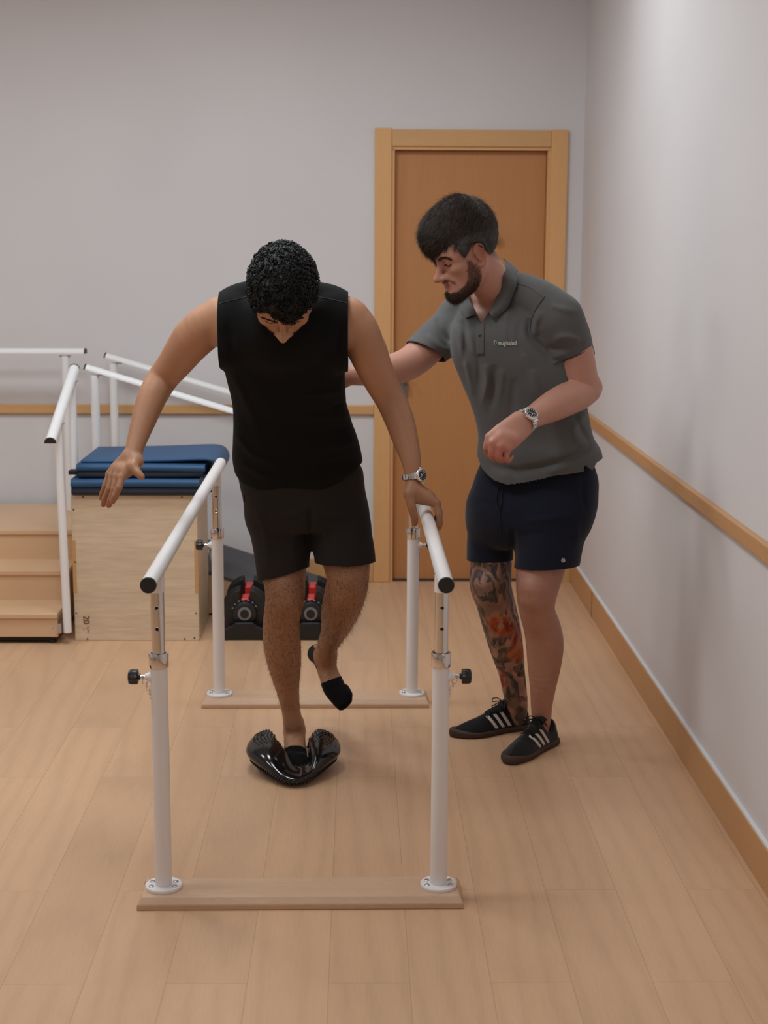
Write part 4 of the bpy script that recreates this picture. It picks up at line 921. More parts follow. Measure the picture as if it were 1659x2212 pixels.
# tank top
T = SDF()
T.loft([sec(*t) for t in TS1]+[sec(1130, 540, 790, 4.47, .12)], k=.03)
limb(T, [(486, 664, 4.20, .037), (520, 645, 4.20, .042), (560, 641, 4.195, .046), (612, 640, 4.19, .050), (664, 641, 4.195, .046), (708, 646, 4.20, .042), (742, 664, 4.20, .037)], k=.03)
for x in (508, 719): T.ell(at(x, 697, 4.19), (.082, .086, .088), None, .03)
for x, y in ((506, 742), (722, 748)): T.ell(at(x, y, 4.21), (.085, .095, .080), None, .02)
T.ell(at(612, 720, 4.15), (.13, .09, .10), None, .04)
for L, A, wd in [([(744, 838, 4.30), (700, 850, 4.2), (660, 852, 4.2)], .007, .010), ([(748, 868, 4.3), (715, 880, 4.2)], -.006, .010), ([(760, 893, 4.32), (715, 905, 4.22), (650, 900, 4.2)], .008, .011), ([(766, 925, 4.32), (720, 932, 4.22)], -.006, .010), ([(775, 950, 4.34), (730, 968, 4.24), (660, 975, 4.2)], .008, .012), ([(782, 985, 4.36), (730, 1002, 4.26), (660, 1008, 4.25)], -.005, .012),
               ([(786, 1010, 4.38), (720, 1034, 4.3), (640, 1040, 4.3)], .006, .012), ([(515, 1000, 4.3), (560, 1030, 4.28), (620, 1040, 4.28)], .006, .012), ([(508, 940, 4.28), (540, 985, 4.25), (600, 1010, 4.25)], .006, .012), ([(500, 800, 4.2), (530, 870, 4.2), (560, 950, 4.2)], .006, .014), ([(735, 700, 4.1), (728, 770, 4.15), (738, 820, 4.2)], -.006, .012), ([(492, 690, 4.1), (505, 770, 4.1)], -.005, .012)]:
    fold(T, L, A, wd)
T.func(lambda P: (noise3(P*[1, 1, .6], 28, 3)*.0018).astype(np.float32))
VT, FT = T.mesh(.0032)
xl, xr = at(474, 700, 4.19)[0], at(752, 700, 4.19)[0]
zl, zr = at(474, 812, 4.2)[2], at(750, 822, 4.2)[2]
VT, FT = clip(VT, FT, lambda P: np.minimum(xl-P[:, 0], P[:, 2]-zl+.012)); VT, FT = clip(VT, FT, lambda P: np.minimum(P[:, 0]-xr, P[:, 2]-zr))
hem = pts([(480, 1010, 4.34), (522, 1049, 4.34), (555, 1060, 4.34), (608, 1067, 4.34), (650, 1067, 4.34), (705, 1055, 4.34), (733, 1043, 4.34), (760, 1023, 4.34), (784, 1003, 4.34), (820, 985, 4.34)])
VT, FT = clip(VT, FT, lambda P: np.interp(P[:, 0], hem[:, 0], hem[:, 2])-P[:, 2]+.03*smask(P[:, 1], 4.40, 4.55))
neckc = Hd.w(0, -.02, -.10)
tk = cloth('black_jersey', srgb(11, 10, 10), .9, 700, .03, .22)
garment('tank_top', VT, FT, tk, P1)
TT = bvh(VT, FT)
for L_, R_ in (([(474, 655), (500, 648), (534, 640)], [(474, 657), (500, 650), (534, 642)]), ([(690, 641), (725, 648), (752, 655)], [(690, 643), (725, 650), (752, 657)])):
    ribbon(TT, 'shoulder_seam', L_, R_, cloth('seam_thread', srgb(9, 9, 9)), P1, .0006, .0008, 20, 3)
# shorts
Sh = SDF()
Sh.loft([sec(1140, 538, 797, 4.455, .122), sec(1100, 531, 792, 4.455, .126), sec(1060, 521, 789, 4.455, .126), sec(1030, 515, 786, 4.445, .122), sec(1000, 510, 782, 4.43, .115)], k=.03)
limb(Sh, [(598, 1110, 4.45, .095), (607, 1160, 4.445, .0905), (610, 1210, 4.43, .0830), (612, 1262, 4.415, .0775), (613, 1310, 4.41, .075)], k=.022)
limb(Sh, [(730, 1110, 4.45, .092), (738, 1160, 4.425, .0925), (745, 1205, 4.395, .0920), (747, 1250, 4.38, .0910), (747, 1300, 4.37, .09)], k=.022)
for L, A, wd in [([(668, 1104, 4.3), (640, 1112, 4.3), (580, 1130, 4.3)], .006, .010), ([(668, 1104, 4.3), (705, 1118, 4.3), (760, 1120, 4.3)], .006, .010), ([(668, 1100, 4.3), (668, 1130, 4.3), (670, 1160, 4.3)], -.010, .008), ([(545, 1100, 4.3), (570, 1160, 4.3), (575, 1250, 4.3)], .004, .012), ([(790, 1080, 4.3), (770, 1140, 4.3), (775, 1220, 4.3)], .004, .014), ([(640, 1130, 4.3), (630, 1190, 4.3), (640, 1250, 4.3)], .004, .012), ([(700, 1140, 4.3), (705, 1190, 4.3), (700, 1230, 4.3)], .004, .010)]:
    fold(Sh, L, A, wd)
VS, FS = Sh.mesh(.0034)
hA = at(613, 1237, 4.42); hB = at(744, 1213, 4.385)
def hem1(P):
    a = plane(hA, (.26, -.10, -1))(P); b = plane(hB, (.02, -.05, -1))(P); mid = at(668, 1200, 4.42)[0]; return np.where(P[:, 0] < mid, a, b)
VS, FS = clip(VS, FS, hem1)
sh1 = cloth('charcoal_shorts_fabric', srgb(36, 32, 29), .8, 1100, .03, .2)
garment('shorts', VS, FS, sh1, P1)
TSh = bvh(VS, FS)
ribbon(TSh, 'zip_pull', [(524, 1070), (526, 1084)], [(527, 1070), (528, 1084)], M['dark'], P1, .003, .002, 6, 3, 4.43)
watch(P1, at(891.5, 1030, 4.191), at(893, 1044, 4.188)-at(888, 1004, 4.20), (.72, -.66, .10), .0290, .0268)
# ================================================================== the therapist in the grey polo shirt
P2 = empty('person', at(1140, 1580, 4.65)*[1, 1, 0], 'bearded man in grey polo and navy shorts steadying the balancing man, one leg tattooed', 'person')
Ht = Head(at(1008, 538, 4.52), 68, 25, -5, 1.045)
YW = 0
TS2 = [(1100, 1012, 1282, 4.60, .125), (1052, 1023, 1281, 4.60, .122), (1008, 1041, 1283, 4.595, .120), (972, 1047, 1282, 4.59, .116), (936, 1037, 1273, 4.59, .114), (883, 1023, 1262, 4.59, .116), (827, 1000, 1250, 4.59, .120), (772, 980, 1230, 4.59, .124), (720, 978, 1215, 4.60, .130), (680, 990, 1200, 4.61, .110), (655, 1012, 1175, 4.62, .085)]
yd = -28
B = SDF()
B.loft([sec(*t, yaw=yd, dh=-.017-.008*(t[0] > 960)) for t in TS2], k=.03)
# yaw: his left shoulder is nearer to the camera
limb(B, [(985, 682, 4.75, .048), (1020, 655, 4.70, .045), (1060, 645, 4.645, .052), (1085, 640, 4.61, .054), (1130, 645, 4.56, .052), (1180, 665, 4.50, .052), (1212, 688, 4.47, .050)], k=.03)
B.chain([at(1090, 655, 4.60), at(1070, 625, 4.575), at(1052, 596, 4.55), Ht.w(0, -.02, -.03)], [.060, .0605, .0595, .055], k=.022)
Ht.build(B, jaw=1.03)
tR = [(985, 690, 4.75, .056), (950, 722, 4.72, .056), (915, 760, 4.67, .0535), (885, 784, 4.61, .0505), (852, 797, 4.55, .0475), (820, 803, 4.50, .0425), (790, 808, 4.455, .0350), (762, 812, 4.42, .0285), (742, 813, 4.405, .0265)]
tL = [(1214, 690, 4.475, .060), (1230, 730, 4.49, .0615), (1241, 775, 4.500, .0605), (1249, 810, 4.505, .0580), (1259, 836, 4.505, .0500), (1252, 850, 4.49, .0490), (1225, 862, 4.445, .0500), (1195, 877, 4.39, .0460), (1165, 893, 4.345, .0370), (1140, 907, 4.305, .0300), (1127, 914, 4.29, .0285)]
limb(B, tR, .012); limb(B, tL, .010)
limb(B, [(1283, 838, 4.515, .022), (1280, 845, 4.51, .020)], .03)
limb(B, [(1062, 1090, 4.66, .072), (1060, 1160, 4.67, .070), (1060, 1222, 4.665, .0680), (1060, 1265, 4.66, .0665), (1070, 1300, 4.68, .0625), (1086, 1363, 4.72, .0600), (1096, 1408, 4.735, .0535), (1105, 1450, 4.745, .0440), (1112, 1492, 4.755, .0400), (1116, 1522, 4.775, .0370), (1118, 1550, 4.785, .030)], .012)
limb(B, [(1052, 1262, 4.615, .036), (1052, 1280, 4.615, .03)], .03)
limb(B, [(1188, 1090, 4.56, .082), (1178, 1160, 4.55, .082), (1168, 1225, 4.53, .0760), (1160, 1275, 4.52, .0650), (1160, 1318, 4.535, .0560), (1171, 1355, 4.57, .0585), (1177, 1390, 4.585, .0600), (1176, 1432, 4.595, .0545), (1173, 1480, 4.60, .0430), (1170, 1522, 4.62, .0350), (1170, 1546, 4.635, .0320), (1169, 1575, 4.637, .027)], .012)
limb(B, [(1148, 1272, 4.475, .036), (1147, 1292, 4.475, .032)], .03)
# feet inside the shoes
B.chain([at(1116, 1562, 4.785), at(1078, 1568, 4.765)], [.024, .020], k=.01); B.chain([at(1167, 1584, 4.62), at(1148, 1606, 4.57)], [.024, .020], k=.01)
# left hand: loose fist in front of the belly
hand(B, at(1127, 915, 4.2900), (-.62, -.10, .78), pts([(1057, 944, 4.2430), (1064, 957, 4.2230), (1079, 966, 4.2180), (1096, 970, 4.2260)]),
     [pts([(1051, 968, 4.2380), (1056, 982, 4.2630), (1066, 978, 4.2800)]), pts([(1062, 983, 4.2200), (1069, 990, 4.2460), (1078, 983, 4.2700)]), pts([(1077, 988, 4.2160), (1084, 993, 4.2420), (1092, 985, 4.2680)]), pts([(1093, 990, 4.2240), (1098, 994, 4.2480), (1105, 986, 4.2700)])],
     pts([(1090, 930, 4.2780), (1068, 946, 4.2800), (1060, 962, 4.2780), (1066, 974, 4.2800)]), r=.0112, palm=.0185)
# right hand resting on the other man's back
hand(B, at(742, 813, 4.412), (0, .1, 1), pts([(700, 798, 4.414), (698, 806, 4.414), (699, 815, 4.414), (703, 824, 4.413)]),
     [pts([(680, 790, 4.414), (662, 786, 4.412)]), pts([(676, 804, 4.414), (656, 802, 4.412)]), pts([(678, 816, 4.414), (660, 818, 4.412)]), pts([(686, 828, 4.413), (672, 832, 4.412)])],
     pts([(722, 796, 4.414), (708, 784, 4.413), (696, 776, 4.412)]), r=.0100, palm=.0145)
V2, F2 = B.mesh(.0028)
L2 = Ht.loc(V2); q2 = proj(V2)
sk2 = skin('skin_pale', srgb(190, 138, 118), srgb(140, 98, 76), .25, red=srgb(176, 92, 76), tattoo=True)
body2 = mesh('body', V2, F2, sk2, P2)
z_ = V2[:, 2]; N2, _ = normals(V2, F2)
legz = smask(z_, .8, .7); right_leg = np.abs(V2[:, 0]-np.interp(z_, [0.0, .15, .3, .45, .6], [at(1115, 1540, 4.75)[0], at(1112, 1492, 4.75)[0], at(1096, 1408, 4.735)[0], at(1068, 1300, 4.68)[0], at(1060, 1222, 4.66)[0]])) < .078
cy2 = np.interp(z_, [0, .15, .3, .45, .6], [4.755, 4.75, 4.735, 4.69, 4.66]); left_y = np.interp(z_, [0, .15, .3, .45, .6], [4.60, 4.60, 4.585, 4.53, 4.52])
cxr = np.interp(z_, [0.0, .15, .3, .45, .6], [at(1115, 1540, 4.75)[0], at(1112, 1492, 4.75)[0], at(1096, 1408, 4.735)[0], at(1068, 1300, 4.68)[0], at(1060, 1222, 4.66)[0]])
cxl = np.interp(z_, [0.0, .15, .3, .45, .6], [at(1165, 1570, 4.6)[0], at(1172, 1490, 4.6)[0], at(1177, 1390, 4.585)[0], at(1160, 1300, 4.53)[0], at(1170, 1222, 4.52)[0]])
dr_ = np.hypot(V2[:, 0]-cxr, V2[:, 1]-cy2); dl_ = np.hypot(V2[:, 0]-cxl, V2[:, 1]-left_y)
tat = ((dr_ < dl_) & (z_ < .66)).astype(float)
setattr_f(body2, 'tattoo', tat)
og = sum(np.exp(-((q2[:, 0]-a)/w1_)**2-((q2[:, 1]-b)/h1_)**2) for a, b, w1_, h1_ in ((1088, 1356, 30, 20), (1112, 1414, 22, 18), (1086, 1470, 12, 18), (1122, 1384, 14, 14), (1076, 1342, 16, 12)))
setattr_f(body2, 'orange', np.clip(og*2.2-.5, 0, 1)*tat)
setattr_f(body2, 'dark', np.clip(.40*legz*(1-tat)*smask(z_, .10, .25), 0, 1))
setattr_f(body2, 'hairy', legz*(1-tat)*.7)
earm = np.exp(-((np.abs(L2[:, 0])-.084)/.016)**2-((L2[:, 1]+.01)/.03)**2-((L2[:, 2]+.004)/.04)**2)
nosem = np.exp(-(L2[:, 0]/.022)**2-((L2[:, 1]-.115)/.03)**2-((L2[:, 2]+.036)/.02)**2)
fing = (z_ > .6)*np.exp(-(np.linalg.norm(q2-[1072, 984], axis=1)/26)**2); hnd = (z_ > .6)*smask(q2[:, 1], 935, 960)*(q2[:, 0] < 1130)*(q2[:, 0] > 1038)*(V2[:, 1] < 4.33)*.3
setattr_f(body2, 'red', np.clip(.45*earm+.38*nosem+.45*fing+hnd, 0, .7))
lipm = np.exp(-(L2[:, 0]/.021)**4-((L2[:, 2]+.068)/.0118)**4)*(L2[:, 1] > .078)
setattr_f(body2, 'lip', lipm*.8)
T2 = bvh(V2, F2)
HS2 = SDF(); Ht.build(HS2, jaw=1.03)
def HS2_eval(V):
    d = np.full(len(V), 1.); m = np.linalg.norm(V-Ht.C, axis=1) < .22; d[m] = HS2.eval(V[m], V[m].min(0), V[m].max(0), margin=.1); return d
def toloc(poly):
    out = []
    for x, y in poly:
        p = cast(T2, x, y, 0)
        if p is None: p = at(x, y, 4.48)
        l = Ht.loc(np.array(p)); out.append((l[1], l[2]))
    return out
# ---- hair of the therapist: cap that hugs the skull, thick on top, faded above the ear
hairpx = np.array([(880, 562), (905, 556), (929, 565), (944, 560), (955, 540), (976, 533), (990, 540), (998, 553), (1005, 556), (1012, 545), (1020, 528), (1031, 520), (1043, 526), (1047, 540), (1060, 549), (1078, 557), (1100, 560)], float)
def hline(P):
    q = proj(P); return (q[:, 1]-np.interp(q[:, 0], hairpx[:, 0], hairpx[:, 1]))*.0014
C2 = SDF()
C2.ell(at(995, 494, 4.515), (.095, .088, .100), None, .02); C2.ell(at(962, 507, 4.505), (.080, .078, .078), None, .03)
C2.ell(at(1017, 500, 4.54), (.064, .075, .080), None, .03); C2.ell(at(1036, 528, 4.55), (.052, .062, .052), None, .03)
C2.ell(Ht.w(0, -.008, .034), np.array([.080, .103, .092])*1.045, Ht.A, .01)
def fade(P):
    l = Ht.loc(P.astype(float)); h = HS2.eval(P, P.min(0), P.max(0), margin=.12)
    up = smask(l[:, 2], .018, .078); fr = smask(l[:, 1], .02, .07)
    return (h-(.0068+.036*np.maximum(up, fr))).astype(np.float32)
C2.ell(Ht.w(0, .008, .004), np.array([.110, .086, .078])*1.045, Ht.A, .01)
C2.func(fade, op='i', k=.010)
C2.func(lambda P: (noise3(P*[1, 1, 1.2], 240, 15)*.0010+noise3(P, 90, 18)*.0016).astype(np.float32))
VK2, FK2 = C2.mesh(.003); VK2, FK2 = clip(VK2, FK2, hline)
hm2 = hairmat('brown_hair', srgb(42, 31, 25), srgb(84, 65, 51), .45)
hair2 = mesh('hair', VK2, FK2, hairmat('brown_hair_base', srgb(30, 23, 19), srgb(44, 34, 28), .7), P2)
def groom(V, F, n, flow, ln, rad_, lift=.35, jit=.25, mask=None, name='hair_strands', mat=None, par=None, end=None, segs=6):
    P, N = sample(V, F, n, mask); D = flow(P, N); D = D-N*(D*N).sum(1)[:, None]; D /= np.linalg.norm(D, axis=1)[:, None]+1e-9; D += RNG.normal(size=P.shape)*jit
    L = (ln(P) if callable(ln) else np.full(len(P), ln))*(.7+.6*RNG.random(len(P))); t = np.linspace(0, 1, segs)[None, :, None]
    Cc = RNG.normal(size=P.shape)*.18; X = P[:, None]-N[:, None]*.001+(D[:, None]*t+N[:, None]*(lift*t*(1-.55*t))+Cc[:, None]*t*t)*L[:, None, None]
    if end is not None: ok = end(X[:, -1]); X = X[ok]
    v, f = strands(X, rad_, 3); return mesh(name, v, f, mat, par)
def flow2(P, N):
    l = Ht.loc(P); top = smask(l[:, 2], .03, .08); back = smask(-l[:, 1], .03, .08); d = Ht.F*1.0-Ht.U*.45
    return d*(1-back[:, None])+(-Ht.U*1.+Ht.L*np.sign(l[:, 0])[:, None]*.2)*back[:, None]*(1-top[:, None]*.6)-Ht.U*(1-top[:, None])*.6
def len2(P):
    l = Ht.loc(P); return .005+.0155*np.maximum(smask(l[:, 2], .03, .09), smask(l[:, 1], .04, .09))
groom(VK2, FK2, 17000, flow2, len2, .00046, .30, .17, None, 'hair_strands', hm2, P2)
# fringe falling over the forehead
fr_ = (hline(VK2) > -.035) & (proj(VK2)[:, 0] < 985); groom(VK2, FK2, 1500, lambda P, N: np.tile(-Ht.U*.9+Ht.F*.25, (len(P), 1)), .022, .00045, .10, .22, fr_.astype(float), 'fringe', hm2, P2)
# ---- beard
bp = toloc([(1006, 560), (1008, 582), (1008, 602), (1000, 617), (991, 623), (987, 631), (977, 636), (981, 646), (1001, 649), (1019, 640), (1032, 621), (1042, 598), (1041, 580), (1030, 571), (1019, 560)])
mp_ = toloc([(951, 603), (958, 602), (970, 604), (982, 607), (987, 613), (984, 615), (977, 611), (968, 610), (958, 610)])
pd = poly_sd(bp); md = poly_sd(mp_); yz = L2[:, 1:3]
headm = (np.linalg.norm(V2-Ht.C, axis=1) < .19) & (L2[:, 2] < .03)
jn = noise3(V2, 420, 31)*.0022+noise3(V2, 900, 33)*.0015
chin = (L2[:, 2] < -.088) & (L2[:, 1] > .045) & (L2[:, 2] > -.135)
under = (L2[:, 2] < -.092) & (L2[:, 1] > .035) & (L2[:, 1] < .10) & (L2[:, 2] > -.128) & (np.abs(L2[:, 0]) < .045)
pdv = np.where(headm, -(pd(yz)+jn), -1); mdv = np.where(headm, -(md(yz)+jn*.5), -1)
lipl = (np.abs(L2[:, 0]) < .02) & (L2[:, 2] < -.0525) & (L2[:, 2] > -.0585) & (L2[:, 1] > .085)
soul = headm & (np.abs(L2[:, 0]) < .007) & (L2[:, 2] < -.083) & (L2[:, 2] > -.095)
onhead = HS2_eval(V2) < .0035
bw = onhead*np.clip(np.maximum.reduce([pdv/.007, mdv/.0025, np.where(headm & (chin | under), 1., 0), np.where(headm & lipl, .7, 0), np.where(soul, .8, 0)]), 0, 1)
hfade = np.clip(-(hline(V2)-.010)/.014, 0, 1)*(z_ > 1.3)*(L2[:, 2] > -.09)*(np.linalg.norm(V2-Ht.C, axis=1) < .19)*(np.abs(L2[:, 0]) < .0815)*smask(.075-L2[:, 1], 0, .03)*smask(.0815-np.abs(L2[:, 0]), 0, .004)
setattr_f(body2, 'beard', np.clip(bw*.82+hfade*.75, 0, 1))
bmat = hairmat('beard_brown', srgb(44, 30, 23), srgb(80, 56, 40), .6)
def bflow(P, N): return np.tile(-Ht.U*.9+Ht.F*.25, (len(P), 1))
groom(V2, F2, 15000, bflow, lambda P: .0035+.0065*smask(-Ht.loc(P)[:, 2], .05, .11), .00030, .65, .35, bw**1.5, 'beard', bmat, P2, segs=4)
groom(V2, F2, 5000, lambda P, N: np.tile(-Ht.U-Ht.F*.2, (len(P), 1)), .0045, .00028, .4, .3, hfade**1.2+1e-9, 'faded_sides', hm2, P2, segs=4)
for sd in (-1, 1):
    brow(Ht, T2, sd, hm2, P2, [(.012, 0, .012), (.024, 0, .0175), (.040, 0, .019), (.054, 0, .010)], 420, .0075, .00035, dirl=(.9, 0, .12), spread=.0022)
    brow(Ht, T2, sd, hm2, P2, [(.0165, 0, -.0065), (.024, 0, -.009), (.036, 0, -.0095), (.046, 0, -.0045)], 130, .0062, .00033, 'eyelashes', (.15, .9, -.45), .0004)
# ---- polo shirt
PO = SDF()
PO.loft([sec(*t, yaw=yd, dh=.014*(t[0] > 960)) for t in TS2], k=.03)
limb(PO, [(988, 680, 4.75, .060), (1020, 652, 4.70, .052), (1060, 640, 4.645, .056), (1090, 632, 4.605, .060), (1130, 632, 4.56, .058), (1176, 652, 4.50, .060), (1210, 682, 4.475, .064)], k=.03)
sl = plane(at(1240, 779, 4.52), (.35, .12, -.93)); slR = plane(at(925, 762, 4.66), (-.40, -.28, -.88))
def sleeve(L, pl, k):
    P, R = catmull(pts(L), rad(L), 4); segs = [(a, b, ra, rb) for a, b, ra, rb in zip(P[:-1], P[1:], R[:-1], R[1:])]; fs = [SDF._seg(*q, None) for q in segs]
    def fn(Q):
        d = fs[0](Q)
        for f in fs[1:]: d = np.minimum(d, f(Q))
        return np.maximum(d, pl(Q)).astype(np.float32)
    m = R.max(); PO._add([(P.min(0)-m, P.max(0)+m, fn)], k, 'u')
sleeve([(1204, 690, 4.48, .072), (1222, 722, 4.485, .0715), (1234, 760, 4.51, .0675), (1243, 785, 4.53, .066), (1252, 820, 4.56, .066)], sl, .022)
sleeve([(1000, 695, 4.745, .070), (962, 722, 4.72, .070), (930, 750, 4.68, .0655), (905, 772, 4.64, .062), (880, 795, 4.60, .060)], slR, .025)
for L, A, wd in [([(1146, 690, 4.4), (1143, 725, 4.4), (1165, 750, 4.4), (1198, 785, 4.45)], -.011, .009), ([(1168, 672, 4.4), (1156, 700, 4.4), (1155, 728, 4.4)], .007, .009), ([(1195, 735, 4.4), (1225, 728, 4.4), (1252, 735, 4.45)], .006, .009), ([(1180, 755, 4.4), (1215, 752, 4.4), (1262, 742, 4.45)], -.005, .009), ([(1190, 775, 4.4), (1230, 768, 4.4)], .004, .008), ([(1190, 660, 4.4), (1215, 668, 4.4), (1248, 672, 4.45)], .004, .008),
               ([(985, 700, 4.6), (995, 740, 4.55), (1008, 800, 4.5), (1020, 860, 4.5)], .006, .008), ([(1000, 690, 4.6), (1004, 740, 4.5), (1000, 790, 4.5)], -.006, .007), ([(1045, 790, 4.45), (1050, 830, 4.45), (1035, 890, 4.45)], .009, .009), ([(1068, 790, 4.45), (1064, 850, 4.45), (1052, 910, 4.45)], -.007, .008), ([(1085, 800, 4.4), (1078, 860, 4.4), (1068, 900, 4.4)], .007, .008), ([(1030, 770, 4.45), (1032, 820, 4.45), (1026, 870, 4.45)], -.006, .007),
               ([(1010, 690, 4.55), (1018, 730, 4.5), (1022, 770, 4.45)], .005, .006), ([(925, 720, 4.65), (945, 745, 4.62), (968, 760, 4.6)], .005, .008), ([(940, 690, 4.65), (955, 720, 4.62), (972, 740, 4.6)], -.005, .007),
               ([(1290, 950, 4.5), (1240, 985, 4.45), (1170, 1010, 4.43), (1100, 1030, 4.43)], -.012, .011), ([(1288, 965, 4.5), (1240, 1000, 4.45), (1180, 1022, 4.43)], .008, .009), ([(1268, 890, 4.5), (1240, 930, 4.45), (1262, 968, 4.45)], .007, .010), ([(1240, 890, 4.5), (1255, 930, 4.45), (1272, 960, 4.45)], -.006, .008), ([(1050, 1010, 4.45), (1075, 1020, 4.43), (1120, 1022, 4.43)], -.009, .010), ([(1040, 985, 4.45), (1062, 1000, 4.43)], .006, .009),
               ([(1100, 660, 4.5), (1090, 700, 4.45), (1092, 750, 4.42)], .005, .010), ([(1125, 690, 4.45), (1120, 730, 4.42), (1130, 770, 4.42)], -.004, .010), ([(1150, 800, 4.42), (1160, 850, 4.42), (1200, 900, 4.42)], .006, .012), ([(1110, 820, 4.42), (1105, 880, 4.42), (1095, 940, 4.42)], -.005, .012)]:
    fold(PO, L, A*1.5, wd*1.1, dirv=(.12, .99, 0))
PO.func(lambda P: (noise3(P*[1, 1, .5], 30, 23)*.0016).astype(np.float32))
VP, FP = PO.mesh(.0032)
def uncap(V, F, pl, c, n, r):
    N_, fn_ = normals(V, F); fn_ = fn_/(np.linalg.norm(fn_, axis=1)[:, None]+1e-12); ce = V[F].mean(1); q = ce-np.array(c); q = q-(q@unit(n))[:, None]*unit(n)
    rm = (np.abs(pl(ce)) < .0045) & (fn_@unit(n) > .80) & (np.linalg.norm(q, axis=1) < r); V, F, _ = compact(V, F[~rm]); return V, F
VP, FP = uncap(VP, FP, sl, at(1241, 782, 4.525), (.35, .12, -.93), .085); VP, FP = uncap(VP, FP, slR, at(922, 762, 4.66), (-.40, -.28, -.88), .085)
hemp = pts([(1000, 985, 4.47), (1037, 1008, 4.47), (1048, 1027, 4.47), (1071, 1044, 4.47), (1096, 1050, 4.47), (1137, 1041, 4.47), (1193, 1025, 4.47), (1258, 1016, 4.47), (1260, 1000, 4.47), (1263, 1003, 4.47), (1279, 1014, 4.47), (1291, 1000, 4.47), (1330, 990, 4.47)])
VP, FP = clip(VP, FP, lambda P: np.where(P[:, 2] < 1.0, np.interp(P[:, 0], hemp[:, 0], hemp[:, 2])-P[:, 2]+.035*smask(P[:, 1], 4.55, 4.70), -1.))
nk = poly_sd([(1010, 622), (1012, 640), (1023, 664), (1037, 702), (1051, 682), (1068, 655), (1079, 620), (1088, 577), (1070, 555), (1020, 600)])
VP, FP = clip(VP, FP, lambda P: np.where(P[:, 1] < 4.66, -nk(proj(P))*.0014, -1.))
pm2 = cloth('grey_pique', srgb(89, 88, 87), .85, 1300, .15, .16, .05)
polo = garment('polo_shirt', VP, FP, pm2, P2)
TP = bvh(VP, FP)
# collar: two flaps that stand round the neck
def collar(inner, outer, Yi, Yo, nu=26, nv=7):
    A, ya = catmull(np.array(inner, float), np.array(Yi, float), 8); C, yc = catmull(np.array(outer, float), np.array(Yo, float), 8)
    s = np.linspace(0, len(A)-1, nu); s2 = np.linspace(0, len(C)-1, nu); V = []
    for a, b in zip(s, s2):
        g = lambda X, t: X[int(t)]*(1-(t-int(t)))+X[min(int(t)+1, len(X)-1)]*(t-int(t))
        pa = at(*g(A, a), g(ya, a)); pb = at(*g(C, b), g(yc, b))
        for j in range(nv):
            t = j/(nv-1); p = pa*(1-t)+pb*t; p = p+np.array([0, -1, .25])*.012*math.sin(math.pi*t)
            V.append(p)
    F = [(i*nv+j, i*nv+j+1, (i+1)*nv+j+1, (i+1)*nv+j) for i in range(nu-1) for j in range(nv-1)]
    o = mesh('collar', V, F, pm2, P2, True); m = o.modifiers.new('t', 'SOLIDIFY'); m.thickness = .003; m.offset = 0; s_ = o.modifiers.new('s', 'SUBSURF'); s_.levels = 1; s_.render_levels = 1
def surfY(x, y, off):
    p = cast(TP, x, y, off); return p[1] if p is not None else None
o_px = [(1112, 579), (1120, 588), (1117, 614), (1107, 642), (1094, 668), (1064, 692)]
i_px = [(1084, 557), (1091, 568), (1087, 592), (1076, 632), (1066, 656), (1056, 676)]
oy = [4.62, 4.585]; 
for p_ in o_px[2:]: oy.append((surfY(*p_, .010) or 4.5)-.0)
iy = [4.625, 4.60, oy[2]+.01, oy[3]+.012, oy[4]+.006, oy[5]+.0]
collar(i_px, o_px, iy, oy)
o2 = [(986, 650), (990, 659), (996, 672), (1006, 688)]; i2 = [(1009, 638), (1014, 648), (1021, 662), (1028, 680)]
oy2 = [(surfY(*p_, .008) or 4.62) for p_ in o2]; iy2 = [(surfY(*p_, .008) or 4.58)-.004 for p_ in i2]; collar(i2, o2, iy2, oy2)
# back stand of the collar round the nape
ribbon(TP, 'placket', [(1030, 690), (1029, 720), (1030, 766)], [(1047, 694), (1046, 720), (1046, 766)], pm2, P2, .0025, .002, 20, 5)
seam = cloth('polo_seam', srgb(58, 56, 55)); 
for L_ in ([(1117, 612), (1145, 622), (1174, 645)], [(1176, 640), (1158, 665), (1147, 690), (1144, 718)], [(1030, 766), (1046, 766)]):
    L_ = [tuple(map(float, q)) for q in L_]; ribbon(TP, 'seam', L_, [(a+1.6, b+1.2) for a, b in L_], seam, P2, .0012, .0008, 24, 2)
ribbon(TP, 'sleeve_hem', [(1196, 786), (1240, 770), (1281, 750)], [(1195.5, 788), (1240, 772), (1281.5, 752)], seam, P2, .0014, .0008, 24, 2)
p = cast(TP, 1037, 724, .003); b = MB(); b.lathe([(0, 0), (.0052, 0), (.0056, .001), (.0050, .0020), (0, .0014)], p, (-.35, -.93, .1), 20); b.build('button', nmat('dark_button', srgb(48, 46, 46), .35), P2, True)
# embroidered wordmark and leaf emblem
def emboss(V, F, name, mat, tree, par, off=.0035):
    out = []; last = None
    for x, y in V:
        p = cast(tree, x, y, off); last = p if p is not None else last; out.append(last)
    return mesh(name, out, F, mat, par, False)
tv, tf = text_mesh('mugisalud', 1.0, .012); sx = 40./(tv[:, 0].max()-tv[:, 0].min()); X = np.stack([1095.5+(tv[:, 0]-(tv[:, 0].max()+tv[:, 0].min())/2)*sx, 739.5-(tv[:, 1])*13.5+0*tv[:, 0]+2.0], 1)
emboss(X, tf, 'shirt_wordmark', nmat('thread_white', srgb(205, 200, 196), .7), TP, P2)
def blob(pts_, name, c): emboss(np.array(pts_, float), [tuple(range(len(pts_)))], name, nmat('thread_'+name, c, .7), TP, P2, .0036)
ee = lambda cx, cy, a, b, th: [(cx+a*math.cos(t)*math.cos(th)-b*math.sin(t)*math.sin(th), cy+a*math.cos(t)*math.sin(th)+b*math.sin(t)*math.cos(th)) for t in np.linspace(0, 6.28, 13)[:-1]]
